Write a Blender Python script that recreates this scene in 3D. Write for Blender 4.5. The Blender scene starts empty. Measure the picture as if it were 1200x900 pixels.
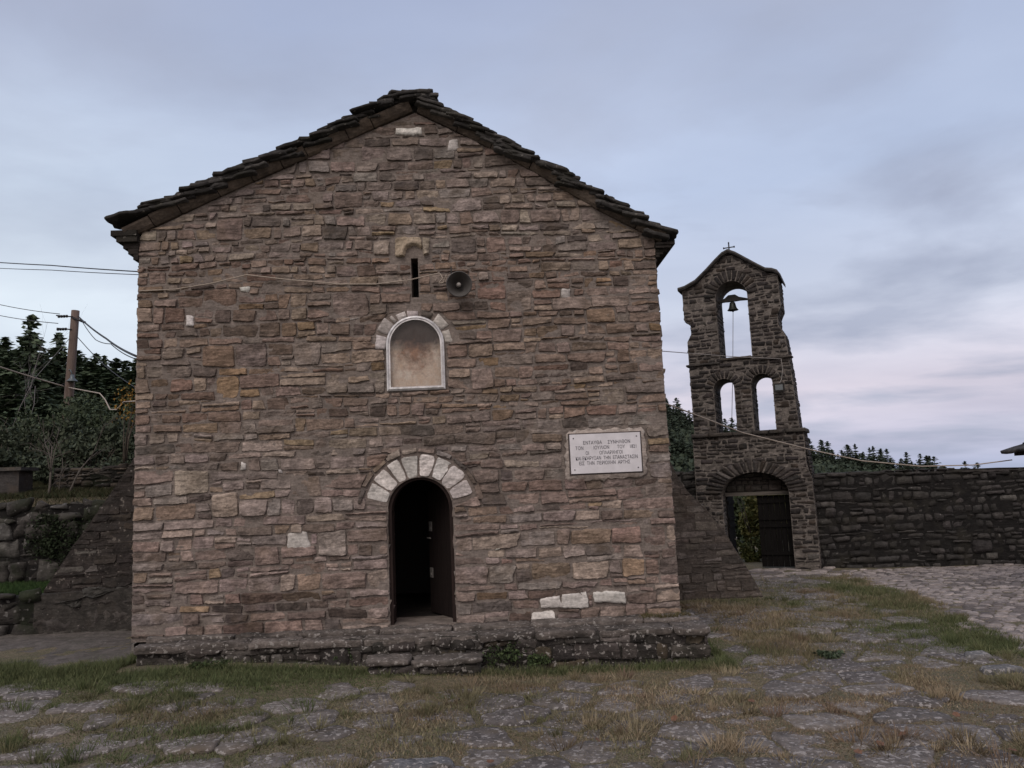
import bpy, math, random
import numpy as np
from mathutils import Vector, Matrix
from mathutils.geometry import tessellate_polygon

# ------------------------------------------------------------------ camera, world, sun, exposure
scene = bpy.context.scene
COL = scene.collection
F_PX = 933.0; PITCH = math.atan(F_PX / 7200); ROLL = 0.042; EYE = 2.1
_f = np.array([0, math.cos(PITCH), math.sin(PITCH)]); _r0 = np.array([1.0, 0, 0]); _u0 = np.array([0, -math.sin(PITCH), math.cos(PITCH)])
_r = _r0 * math.cos(ROLL) - _u0 * math.sin(ROLL); _u = _u0 * math.cos(ROLL) + _r0 * math.sin(ROLL)
CAMP = np.array([0, 0, EYE])
cd = bpy.data.cameras.new('camera'); cam = bpy.data.objects.new('camera', cd); COL.objects.link(cam)
cd.sensor_width = 36; cd.lens = F_PX / 1200 * 36; cd.clip_start = 0.1; cd.clip_end = 5000
M = Matrix.Identity(4)
for i in range(3):
    M[i][0] = _r[i]; M[i][1] = _u[i]; M[i][2] = -_f[i]; M[i][3] = CAMP[i]
cam.matrix_world = M
scene.camera = cam

SUN_EL, SUN_AZ = math.radians(46), math.radians(200)      # the sun is low behind the viewer, veiled by cloud
w = bpy.data.worlds.new('World'); scene.world = w; w.use_nodes = True
wn, wl = w.node_tree.nodes, w.node_tree.links
wn.clear()
def W(t, **k):
    n = wn.new(t)
    for a, b in k.items(): setattr(n, a, b)
    return n
wo = W('ShaderNodeOutputWorld'); bg = W('ShaderNodeBackground'); bg.inputs[1].default_value = 1.0
tc = W('ShaderNodeTexCoord'); sep = W('ShaderNodeSeparateXYZ'); wl.new(tc.outputs['Generated'], sep.inputs[0])
ramp = W('ShaderNodeValToRGB'); wl.new(sep.outputs[2], ramp.inputs[0])
cr = ramp.color_ramp
stops = [(0.0, (0.42, 0.47, 0.64)), (0.04, (0.52, 0.52, 0.66)), (0.10, (0.66, 0.62, 0.72)), (0.20, (0.61, 0.66, 0.79)), (0.34, (0.49, 0.575, 0.76)), (0.55, (0.355, 0.415, 0.585)), (1.0, (0.30, 0.36, 0.52))]
while len(cr.elements) < len(stops): cr.elements.new(0.5)
for e, (p, c) in zip(cr.elements, stops): e.position = p; e.color = (*c, 1)
# cloud layer: direction projected on a high flat deck
zc = W('ShaderNodeMath', operation='MAXIMUM'); wl.new(sep.outputs[2], zc.inputs[0]); zc.inputs[1].default_value = 0.0
za = W('ShaderNodeMath', operation='ADD'); wl.new(zc.outputs[0], za.inputs[0]); za.inputs[1].default_value = 0.16
dv = W('ShaderNodeVectorMath', operation='DIVIDE'); wl.new(tc.outputs['Generated'], dv.inputs[0])
cmb = W('ShaderNodeCombineXYZ')
for i in range(3): wl.new(za.outputs[0], cmb.inputs[i])
wl.new(cmb.outputs[0], dv.inputs[1])
mp = W('ShaderNodeMapping'); wl.new(dv.outputs[0], mp.inputs[0]); mp.inputs['Scale'].default_value = (1.0, 1.25, 0.0); mp.inputs['Location'].default_value = (3.1, 0.4, 0)
mp.inputs['Rotation'].default_value = (0, 0, math.radians(24))
nz = W('ShaderNodeTexNoise'); wl.new(mp.outputs[0], nz.inputs[0]); nz.inputs['Scale'].default_value = 1.15; nz.inputs['Detail'].default_value = 7; nz.inputs['Roughness'].default_value = 0.52; nz.inputs['Distortion'].default_value = 0.25
cl = W('ShaderNodeValToRGB'); wl.new(nz.outputs[0], cl.inputs[0])
cl.color_ramp.elements[0].position = 0.47; cl.color_ramp.elements[0].color = (0, 0, 0, 1)
cl.color_ramp.elements[1].position = 0.66; cl.color_ramp.elements[1].color = (1, 1, 1, 1)
fac = W('ShaderNodeMath', operation='MULTIPLY'); wl.new(cl.outputs[0], fac.inputs[0]); fac.inputs[1].default_value = 0.8
mx = W('ShaderNodeMixRGB'); # paler, bluer air low on the left; warm afterglow in the sky behind the viewer
r2_ = W('ShaderNodeMapRange'); wl.new(sep.outputs[0], r2_.inputs[0]); r2_.inputs[1].default_value = 0.05; r2_.inputs[2].default_value = -0.5; r2_.inputs[3].default_value = 0.0; r2_.inputs[4].default_value = 0.9; r2_.clamp = True
r3_ = W('ShaderNodeMapRange'); wl.new(sep.outputs[2], r3_.inputs[0]); r3_.inputs[1].default_value = 0.5; r3_.inputs[2].default_value = 0.22; r3_.inputs[3].default_value = 0.0; r3_.inputs[4].default_value = 1.0; r3_.clamp = True
m23 = W('ShaderNodeMath', operation='MULTIPLY'); wl.new(r2_.outputs[0], m23.inputs[0]); wl.new(r3_.outputs[0], m23.inputs[1])
inv = W('ShaderNodeMath', operation='MULTIPLY_ADD'); wl.new(m23.outputs[0], inv.inputs[0]); inv.inputs[1].default_value = -0.8; inv.inputs[2].default_value = 1.0
fac2 = W('ShaderNodeMath', operation='MULTIPLY'); wl.new(fac.outputs[0], fac2.inputs[0]); wl.new(inv.outputs[0], fac2.inputs[1]); wl.new(fac2.outputs[0], mx.inputs[0])
lx = W('ShaderNodeMixRGB'); wl.new(m23.outputs[0], lx.inputs[0]); wl.new(ramp.outputs[0], lx.inputs[1]); lx.inputs[2].default_value = (0.70, 0.79, 0.88, 1)
r4_ = W('ShaderNodeMapRange'); wl.new(sep.outputs[1], r4_.inputs[0]); r4_.inputs[1].default_value = 0.1; r4_.inputs[2].default_value = -0.5; r4_.inputs[3].default_value = 0.0; r4_.inputs[4].default_value = 0.85; r4_.clamp = True
wx = W('ShaderNodeMixRGB'); wl.new(r4_.outputs[0], wx.inputs[0]); wl.new(lx.outputs[0], wx.inputs[1]); wx.inputs[2].default_value = (1.02, 0.86, 0.80, 1)
wl.new(wx.outputs[0], mx.inputs[1]); mx.inputs[2].default_value = (0.36, 0.40, 0.525, 1)
mp2 = W('ShaderNodeMapping'); wl.new(dv.outputs[0], mp2.inputs[0]); mp2.inputs['Scale'].default_value = (0.55, 0.8, 0.0); mp2.inputs['Location'].default_value = (7.3, 2.2, 0); mp2.inputs['Rotation'].default_value = (0, 0, math.radians(-20))
nz2 = W('ShaderNodeTexNoise'); wl.new(mp2.outputs[0], nz2.inputs[0]); nz2.inputs['Scale'].default_value = 1.5; nz2.inputs['Detail'].default_value = 6; nz2.inputs['Roughness'].default_value = 0.5
br_ = W('ShaderNodeValToRGB'); wl.new(nz2.outputs[0], br_.inputs[0]); br_.color_ramp.elements[0].position = 0.35; br_.color_ramp.elements[0].color = (0.90, 0.90, 0.91, 1); br_.color_ramp.elements[1].position = 0.65; br_.color_ramp.elements[1].color = (1.12, 1.10, 1.07, 1)
bm_ = W('ShaderNodeMixRGB', blend_type='MULTIPLY'); bm_.inputs[0].default_value = 1.0; wl.new(mx.outputs[0], bm_.inputs[1]); wl.new(br_.outputs[0], bm_.inputs[2]); mx = bm_
sky = W('ShaderNodeTexSky', sky_type='NISHITA'); sky.sun_disc = False; sky.sun_elevation = SUN_EL; sky.sun_rotation = SUN_AZ; sky.air_density = 1.0; sky.dust_density = 2.0
sm = W('ShaderNodeMixRGB', blend_type='ADD'); sm.inputs[0].default_value = 0.004
wl.new(mx.outputs[0], sm.inputs[1]); wl.new(sky.outputs[0], sm.inputs[2])
wl.new(sm.outputs[0], bg.inputs[0]); wl.new(bg.outputs[0], wo.inputs[0])

sd = bpy.data.lights.new('sun', 'SUN'); sd.energy = 1.35; sd.angle = math.radians(36); sd.color = (1.0, 0.90, 0.80)
so = bpy.data.objects.new('sun', sd); COL.objects.link(so)
sv = Vector((math.sin(SUN_AZ) * math.cos(SUN_EL), math.cos(SUN_AZ) * math.cos(SUN_EL), math.sin(SUN_EL)))
so.rotation_euler = sv.to_track_quat('Z', 'Y').to_euler(); so.location = (-6, -20, 14)
scene.view_settings.view_transform = 'Standard'; scene.view_settings.look = 'None'
scene.view_settings.exposure = 0.08; scene.view_settings.gamma = 1.0; scene.view_settings.use_curve_mapping = False
scene.cycles.max_bounces = 5

# ------------------------------------------------------------------ helpers
rng = np.random.default_rng(11)
def ray(x, y): return _f + _r * ((x - 600) / F_PX) + _u * ((450 - y) / F_PX)
def on_plane(x, y, P, n):
    d = ray(x, y); P = np.array(P, float); n = np.array(n, float)
    return CAMP + d * (((P - CAMP) @ n) / (d @ n))
def at_z(x, y, z=0.0):
    d = ray(x, y); return CAMP + d * ((z - EYE) / d[2])
def at_y(x, y, Y): d = ray(x, y); return CAMP + d * (Y / d[1])

def _h(ix, iy, iz):
    n = (ix * 374761393 + iy * 668265263 + iz * 1274126177) & 0xFFFFFFFF
    n = ((n ^ (n >> 13)) * 1103515245) & 0xFFFFFFFF
    n = (n ^ (n >> 16)) & 0xFFFFFFFF
    return (n & 0xFFFF) / 32767.5 - 1.0
def vn(x, y, z=0.0):
    x, y, z = np.broadcast_arrays(np.asarray(x, float), np.asarray(y, float), np.asarray(z, float))
    i = np.floor(x).astype(np.int64); j = np.floor(y).astype(np.int64); k = np.floor(z).astype(np.int64)
    u, v, w_ = x - i, y - j, z - k
    u = u * u * (3 - 2 * u); v = v * v * (3 - 2 * v); w_ = w_ * w_ * (3 - 2 * w_)
    r = 0
    for a in (0, 1):
        for b in (0, 1):
            for c in (0, 1):
                r = r + _h(i + a, j + b, k + c) * (u if a else 1 - u) * (v if b else 1 - v) * (w_ if c else 1 - w_)
    return r
def fbm(x, y, z=0.0, o=3):
    r = 0; a = 1.0; s = 1.0
    for q in range(o):
        r = r + a * vn(np.asarray(x) * s + 17.3 * q, np.asarray(y) * s + 5.1 * q, np.asarray(z) * s); a *= 0.5; s *= 2.03
    return r
def sstep(a, b, x):
    t = np.clip((np.asarray(x, float) - a) / (b - a), 0, 1); return t * t * (3 - 2 * t)

class Acc:
    """collects vertices, faces and a colour per vertex for one mesh"""
    def __init__(s): s.v = []; s.f = []; s.c = []; s.n = 0
    def add(s, v, f, c):
        v = np.asarray(v, float).reshape(-1, 3); b = s.n
        s.v.append(v); s.n += len(v)
        s.f.extend([tuple(b + i for i in q) for q in f])
        c = np.asarray(c, float)
        if c.ndim == 1: c = np.tile(c[:3], (len(v), 1))
        s.c.append(c)
    def build(s, name, m, parent=None, smooth=True):
        me = bpy.data.meshes.new(name)
        V = np.vstack(s.v); me.from_pydata(V.tolist(), [], s.f)
        a = me.color_attributes.new('Col', 'FLOAT_COLOR', 'POINT')
        C = np.ones((len(V), 4)); C[:, :3] = np.clip(np.vstack(s.c), 0, 4)
        a.data.foreach_set('color', C.ravel())
        if smooth: me.polygons.foreach_set('use_smooth', [True] * len(me.polygons))
        me.materials.append(m); me.update()
        o = bpy.data.objects.new(name, me); COL.objects.link(o)
        if parent: o.parent = parent
        return o
    def box(s, x0, x1, y0, y1, z0, z1, c=(.2, .2, .2), fn=None):
        v = np.array([(x, y, z) for z in (z0, z1) for y in (y0, y1) for x in (x0, x1)], float)
        if fn is not None: v = fn(v)
        s.add(v, [(0, 2, 3, 1), (4, 5, 7, 6), (0, 1, 5, 4), (2, 6, 7, 3), (0, 4, 6, 2), (1, 3, 7, 5)], c)
    def tube(s, pts, r, c=(.1, .1, .1), n=6, cap=True):
        pts = [np.array(p, float) for p in pts]; N = len(pts)
        rr = r if hasattr(r, '__len__') else [r] * N
        vs = []; prev = None
        for i in range(N):
            t = pts[min(i + 1, N - 1)] - pts[max(i - 1, 0)]; t = t / (np.linalg.norm(t) + 1e-9)
            if prev is None:
                a = np.array([0, 0, 1.0]) if abs(t[2]) < 0.9 else np.array([1.0, 0, 0])
            else: a = prev
            e = a - t * (a @ t); e /= np.linalg.norm(e) + 1e-9; prev = e; g = np.cross(t, e)
            for k in range(n):
                th = 2 * math.pi * k / n; vs.append(pts[i] + rr[i] * (e * math.cos(th) + g * math.sin(th)))
        fs = [(i * n + k, i * n + (k + 1) % n, (i + 1) * n + (k + 1) % n, (i + 1) * n + k) for i in range(N - 1) for k in range(n)]
        if cap: fs += [tuple(range(n))[::-1], tuple((N - 1) * n + k for k in range(n))]
        s.add(vs, fs, c)
    def prism(s, ring, o, ex, ey, ez, h0, h1, c, bev=0.02, rough=0.0, seed=0, dome=0.0):
        """a slab: outline ring (in ex, ey) from h0 to h1 along ez, softened edges, uneven faces"""
        ring = np.asarray(ring, float); N = len(ring); cen = ring.mean(0)
        o, ex, ey, ez = (np.asarray(q, float) for q in (o, ex, ey, ez))
        rad = np.linalg.norm(ring - cen, axis=1, keepdims=True) + 1e-9
        ins = lambda b: cen + (ring - cen) * np.maximum(0.15, 1 - b / rad)
        bh = min(bev, abs(h1 - h0) * 0.35)
        lay = [(ins(bev), h0), (ring, h0 + bh), (ring, h1 - bh), (ins(bev * 0.8), h1), (cen + (ring - cen) * 0.55, h1 + dome)]
        vs = []
        for q, (rg, h) in enumerate(lay):
            P = o + rg[:, :1] * ex + rg[:, 1:] * ey + h * ez
            vs.append(P)
        vs.append((o + cen[0] * ex + cen[1] * ey + (h1 + dome * 1.2) * ez)[None]); V = np.vstack(vs)
        if rough:
            V = V + rough * np.stack([fbm(V[:, 0] * 7 + seed, V[:, 1] * 7 + k * 9.7, V[:, 2] * 7, 2) for k in range(3)], 1)
        fs = []
        for q in range(len(lay) - 1):
            for k in range(N):
                k2 = (k + 1) % N; fs.append((q * N + k, q * N + k2, (q + 1) * N + k2, (q + 1) * N + k))
        t = len(lay) * N
        fs += [((len(lay) - 1) * N + k, (len(lay) - 1) * N + (k + 1) % N, t) for k in range(N)]
        fs.append(tuple(range(N))[::-1])
        s.add(V, fs, c)

def quad_ring(p, seg=0.07, jit=0.01, rnd=0.02, r=None):
    """outline of a four-cornered slab with softened corners and wavering edges"""
    r = r or rng; p = np.asarray(p, float); out = []; n = len(p)
    for i in range(n):
        a, b = p[i], p[(i + 1) % n]; L = np.linalg.norm(b - a); d = (b - a) / (L + 1e-9)
        m = max(2, int(L / seg)); e = min(rnd, L * 0.3)
        nn = np.array([-d[1], d[0]])
        for t in np.linspace(e, L - e, m):
            out.append(a + d * t + nn * r.normal(0, jit))
    return np.array(out)

def setp(o, label=None, cat=None, group=None, kind=None):
    if label: o['label'] = label
    if cat: o['category'] = cat
    if group: o['group'] = group
    if kind: o['kind'] = kind
    return o
def empty(name, loc, rz=0.0, **k):
    o = bpy.data.objects.new(name, None); COL.objects.link(o); o.location = loc; o.rotation_euler = (0, 0, rz)
    o.empty_display_size = 0.2
    return setp(o, **k)
def dup(o, parent=None):
    c = o.copy(); COL.objects.link(c); c.parent = parent
    for ch in [q for q in o.children]: dup(ch, c)
    return c

# ------------------------------------------------------------------ materials
def new_mat(name):
    m = bpy.data.materials.new(name); m.use_nodes = True; nt = m.node_tree; nt.nodes.clear()
    o = nt.nodes.new('ShaderNodeOutputMaterial'); b = nt.nodes.new('ShaderNodeBsdfPrincipled'); nt.links.new(b.outputs[0], o.inputs[0])
    b.inputs['Roughness'].default_value = 0.9
    b.inputs['Specular IOR Level'].default_value = 0.25
    return m, nt, b
def _noise(nt, co, sc, det=4, rough=0.55, kind='ShaderNodeTexNoise'):
    n = nt.nodes.new(kind); nt.links.new(co, n.inputs['Vector']); n.inputs['Scale'].default_value = sc
    n.inputs['Detail'].default_value = det; n.inputs['Roughness'].default_value = rough; return n
def _ramp(nt, src, a, b, ca=(0, 0, 0), cb=(1, 1, 1)):
    r = nt.nodes.new('ShaderNodeValToRGB'); nt.links.new(src, r.inputs[0])
    r.color_ramp.elements[0].position = a; r.color_ramp.elements[0].color = (*ca, 1)
    r.color_ramp.elements[1].position = b; r.color_ramp.elements[1].color = (*cb, 1); return r
def _mix(nt, f, a, b, mode='MIX'):
    m = nt.nodes.new('ShaderNodeMixRGB'); m.blend_type = mode
    for i, q in enumerate((f, a, b)):
        if hasattr(q, 'links') or hasattr(q, 'is_linked'): nt.links.new(q, m.inputs[i])
        elif i == 0: m.inputs[0].default_value = q
        else: m.inputs[i].default_value = (*q, 1)
    return m.outputs[0]
def stone_mat(name, vary=0.45, stain=(0.30, 0.20, 0.10), stain_amt=0.35, lichen=(0.45, 0.44, 0.42), lich=(0.70, 0.76), lich_amt=0.6, dark_amt=0.5, bump=0.5, rough=0.92, col=None, vscale=1.0, dark=(0.05, 0.045, 0.045), bed=0.3, lscale=17, gain=0.62):
    m, nt, b = new_mat(name); co = nt.nodes.new('ShaderNodeTexCoord').outputs['Object']
    if col is None:
        at = nt.nodes.new('ShaderNodeVertexColor'); at.layer_name = 'Col'; base = at.outputs[0]
    else:
        base = _mix(nt, 0.0, col, col)
    n1 = _noise(nt, co, 7 * vscale, 6, 0.62); n2 = _noise(nt, co, 2.6 * vscale, 4); n3 = _noise(nt, co, 32 * vscale, 5, 0.6); n4 = _noise(nt, co, 1.3 * vscale, 6, 0.6)
    v = _ramp(nt, n1.outputs[0], 0.28, 0.72, (1 - vary,) * 3, (1 + vary * 0.75,) * 3).outputs[0]
    c = _mix(nt, 1.0, base, v, 'MULTIPLY')
    g = _ramp(nt, n3.outputs[0], 0.3, 0.7, (0.72,) * 3, (1.22,) * 3).outputs[0]
    c = _mix(nt, 1.0, c, g, 'MULTIPLY')
    mpb = nt.nodes.new('ShaderNodeMapping'); nt.links.new(co, mpb.inputs[0]); mpb.inputs['Scale'].default_value = (1, 1, 4.5)
    nb_ = _noise(nt, mpb.outputs[0], 6 * vscale, 5, 0.65)
    c = _mix(nt, 1.0, c, _ramp(nt, nb_.outputs[0], 0.34, 0.62, (1 - bed,) * 3, (1 + bed * 0.5,) * 3).outputs[0], 'MULTIPLY')
    s = _ramp(nt, n2.outputs[0], 0.52, 0.72, (0,) * 3, (stain_amt,) * 3).outputs[0]
    c = _mix(nt, s, c, stain)
    d = _ramp(nt, n4.outputs[0], 0.55, 0.74, (0,) * 3, (dark_amt,) * 3).outputs[0]
    c = _mix(nt, d, c, dark)
    n5 = _noise(nt, co, lscale * vscale, 3, 0.5)
    li = _ramp(nt, n5.outputs[0], lich[0], lich[1], (0,) * 3, (lich_amt,) * 3).outputs[0]
    c = _mix(nt, li, c, lichen)
    c = _mix(nt, 1.0, c, (gain,) * 3, 'MULTIPLY')
    nt.links.new(c, b.inputs['Base Color']); b.inputs['Roughness'].default_value = rough
    bm = nt.nodes.new('ShaderNodeBump'); bm.inputs['Strength'].default_value = bump; bm.inputs['Distance'].default_value = 0.02
    hs = nt.nodes.new('ShaderNodeMath'); hs.operation = 'MULTIPLY_ADD'
    nt.links.new(n3.outputs[0], hs.inputs[0]); hs.inputs[1].default_value = 0.6
    hs2 = nt.nodes.new('ShaderNodeMath'); hs2.operation = 'ADD'; nt.links.new(n1.outputs[0], hs2.inputs[0]); nt.links.new(nb_.outputs[0], hs2.inputs[1]); nt.links.new(hs2.outputs[0], hs.inputs[2])
    nt.links.new(hs.outputs[0], bm.inputs['Height']); nt.links.new(bm.outputs[0], b.inputs['Normal'])
    return m
def plain_mat(name, col, rough=0.6, metal=0.0, vary=0.15, sc=12, bump=0.0, spec=0.3):
    m, nt, b = new_mat(name); co = nt.nodes.new('ShaderNodeTexCoord').outputs['Object']
    n = _noise(nt, co, sc, 5, 0.6)
    c = _ramp(nt, n.outputs[0], 0.3, 0.7, tuple(q * (1 - vary) for q in col), tuple(q * (1 + vary) for q in col)).outputs[0]
    nt.links.new(c, b.inputs['Base Color']); b.inputs['Roughness'].default_value = rough; b.inputs['Metallic'].default_value = metal; b.inputs['Specular IOR Level'].default_value = spec
    if bump:
        bm = nt.nodes.new('ShaderNodeBump'); bm.inputs['Strength'].default_value = bump; bm.inputs['Distance'].default_value = 0.01
        nt.links.new(n.outputs[0], bm.inputs['Height']); nt.links.new(bm.outputs[0], b.inputs['Normal'])
    return m
def leaf_mat(name, spec=0.15, gain=0.72):
    m, nt, b = new_mat(name); at = nt.nodes.new('ShaderNodeVertexColor'); at.layer_name = 'Col'
    nt.links.new(_mix(nt, 1.0, at.outputs[0], (gain,) * 3, 'MULTIPLY'), b.inputs['Base Color']); b.inputs['Roughness'].default_value = 0.8; b.inputs['Specular IOR Level'].default_value = spec
    return m
def wood_mat(name, a, bcol, sc=(1, 1, 0.08), s=30):
    m, nt, b = new_mat(name); tcn = nt.nodes.new('ShaderNodeTexCoord').outputs['Object']
    mpn = nt.nodes.new('ShaderNodeMapping'); nt.links.new(tcn, mpn.inputs[0]); mpn.inputs['Scale'].default_value = sc
    n = _noise(nt, mpn.outputs[0], s, 6, 0.65)
    c = _ramp(nt, n.outputs[0], 0.3, 0.7, a, bcol).outputs[0]; nt.links.new(c, b.inputs['Base Color'])
    bm = nt.nodes.new('ShaderNodeBump'); bm.inputs['Strength'].default_value = 0.5; bm.inputs['Distance'].default_value = 0.01
    nt.links.new(n.outputs[0], bm.inputs['Height']); nt.links.new(bm.outputs[0], b.inputs['Normal']); b.inputs['Roughness'].default_value = 0.8
    return m

M_fac = stone_mat('sandstone', vary=0.48, stain=(0.26, 0.185, 0.12), stain_amt=0.35, lich=(0.70, 0.78), lich_amt=0.35, dark_amt=0.45, bump=0.8, bed=0.38)
M_mortar = stone_mat('mortar', vary=0.25, stain=(0.22, 0.17, 0.13), stain_amt=0.3, lich=(0.72, 0.8), lich_amt=0.3, dark_amt=0.35, bump=0.6)
M_tow = stone_mat('dark_fieldstone', vary=0.5, stain=(0.10, 0.075, 0.055), stain_amt=0.4, lich=(0.66, 0.72), lich_amt=0.55, lichen=(0.36, 0.34, 0.32), dark_amt=0.5, bump=0.7, lscale=24, dark=(0.03, 0.028, 0.028))
M_tmort = stone_mat('old_mortar', vary=0.6, stain=(0.06, 0.053, 0.05), stain_amt=0.75, lich=(0.6, 0.68), lich_amt=0.5, lichen=(0.33, 0.30, 0.27), dark_amt=0.6, gain=0.72, bump=0.7, dark=(0.04, 0.036, 0.036))
M_white = stone_mat('pale_limestone', gain=0.95, vary=0.18, stain=(0.42, 0.39, 0.36), stain_amt=0.3, lich_amt=0.1, dark_amt=0.12, bump=0.45)
M_slate = stone_mat('roof_slate', gain=0.75, vary=0.5, stain=(0.05, 0.05, 0.035), stain_amt=0.5, lich=(0.64, 0.72), lich_amt=0.6, lichen=(0.25, 0.24, 0.22), dark_amt=0.5, bump=0.8, dark=(0.02, 0.02, 0.02))
M_ledge = stone_mat('lichened_stone', vary=0.5, stain=(0.05, 0.05, 0.04), stain_amt=0.6, lich=(0.59, 0.63), lich_amt=0.65, lichen=(0.48, 0.46, 0.44), lscale=21, dark_amt=0.8, bump=0.9, dark=(0.035, 0.032, 0.032))
M_pave = stone_mat('paving_stone', gain=0.72, vary=0.5, bed=0.1, lscale=19, stain=(0.15, 0.12, 0.085), stain_amt=0.75, lich=(0.575, 0.605), lich_amt=0.7, lichen=(0.46, 0.44, 0.435), dark_amt=0.5, bump=0.9, dark=(0.085, 0.078, 0.076), vscale=1.2)
M_black = plain_mat('black_paint', (0.012, 0.011, 0.011), 0.6)
M_iron = plain_mat('dark_iron', (0.03, 0.03, 0.032), 0.55, 0.3)
M_cable = plain_mat('black_cable', (0.02, 0.02, 0.022), 0.6)
M_cream = plain_mat('pale_cable', (0.30, 0.26, 0.22), 0.7)

# ------------------------------------------------------------------ stone walling
def spans(loops, z):
    xs = []
    for L in loops:
        n = len(L)
        for i in range(n):
            (xa, za_), (xb, zb_) = L[i], L[(i + 1) % n]
            if (za_ <= z) != (zb_ <= z): xs.append(xa + (z - za_) / (zb_ - za_) * (xb - xa))
    xs.sort(); return [(xs[i], xs[i + 1]) for i in range(0, len(xs) - 1, 2)]
def face_stone(A, q, fr, D, col, r, cell, rim=-0.02, rag=0.006, lump=0.008, edge=0.012, cj=0.005):
    bl, br, tr, tl = (np.array(p, float) + r.normal(0, cj, 2) for p in q)
    wd = 0.5 * (np.linalg.norm(br - bl) + np.linalg.norm(tr - tl)); ht = 0.5 * (np.linalg.norm(tl - bl) + np.linalg.norm(tr - br))
    if wd < 0.02 or ht < 0.02: return
    nx = min(26, max(4, int(wd / cell))); nz_ = min(16, max(4, int(ht / cell)))
    s = np.sin(np.linspace(-1, 1, nx + 1) * math.pi / 2 * 0.9) / math.sin(math.pi / 2 * 0.9); t = np.sin(np.linspace(-1, 1, nz_ + 1) * math.pi / 2 * 0.9) / math.sin(math.pi / 2 * 0.9)
    es, et = min(0.25, 0.009 / (wd / 2)), min(0.25, 0.009 / (ht / 2))
    s = np.r_[-1, s[1:-1] * (1 - es) / max(abs(s[1]), 1e-6), 1]; t = np.r_[-1, t[1:-1] * (1 - et) / max(abs(t[1]), 1e-6), 1]
    T, S = np.meshgrid(t, s, indexing='ij')
    cr_ = min(0.25, r.uniform(0.02, 0.22) * ht / wd)
    S2 = S * (1 - cr_ * np.abs(T) ** 5 * r.uniform(0.3, 1)); T2 = T * (1 - r.uniform(0.0, 0.16) * np.abs(S) ** 7)
    a = (S2 + 1) / 2; b = (T2 + 1) / 2
    P = (bl[None, None] * ((1 - a) * (1 - b))[..., None] + br[None, None] * (a * (1 - b))[..., None] + tr[None, None] * (a * b)[..., None] + tl[None, None] * ((1 - a) * b)[..., None])
    sd_ = r.uniform(0, 500)
    X, Z = P[..., 0], P[..., 1]
    X = X + rag * 1.3 * vn(X * 7, Z * 7, sd_) + rag * 0.6 * vn(X * 16, Z * 16, sd_) + rag * 0.8 * vn(X * 37, Z * 37, sd_); Z = Z + rag * 1.3 * vn(X * 6 + 50, Z * 7, sd_) + rag * 0.6 * vn(X * 15 + 50, Z * 15, sd_) + rag * 0.8 * vn(X * 37 + 50, Z * 37, sd_)
    e = np.minimum((1 - np.abs(S)) * wd / 2, (1 - np.abs(T)) * ht / 2)
    k = np.clip(e / edge, 0, 1); k = np.sqrt(k * (2 - k))
    lay = np.floor(3 * vn(X * 1.5, Z * 11, sd_ + 3)) / 3          # split, bedded faces
    d = rim + (D - rim) * k + k * (lump * fbm(X * 6, Z * 8, sd_, 3) + lump * 1.1 * lay - lump * 0.9 * np.abs(fbm(X * 13, Z * 19, sd_ + 9, 2)) + r.normal(0, 0.006) * S + r.normal(0, 0.008) * T)
    V = fr(X.ravel(), Z.ravel(), d.ravel())
    W_ = nx + 1
    fs = [(j * W_ + i, j * W_ + i + 1, (j + 1) * W_ + i + 1, (j + 1) * W_ + i) for j in range(nz_) for i in range(nx)]
    A.add(V, fs, col)
def pick(pal, r):
    wts = np.array([p[0] for p in pal], float); i = r.choice(len(pal), p=wts / wts.sum()); c = np.array(pal[i][1])
    return c * r.uniform(0.85, 1.15) * (1 + r.normal(0, 0.013, 3))
def courses(z0, z1, hf, r):
    zs = [z0]
    while zs[-1] < z1:
        lo, hi = hf(zs[-1]); zs.append(zs[-1] + r.uniform(lo, hi))
    zs[-1] = z1
    if len(zs) > 2 and zs[-1] - zs[-2] < 0.6 * lo: zs.pop(-2)
    return zs
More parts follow.
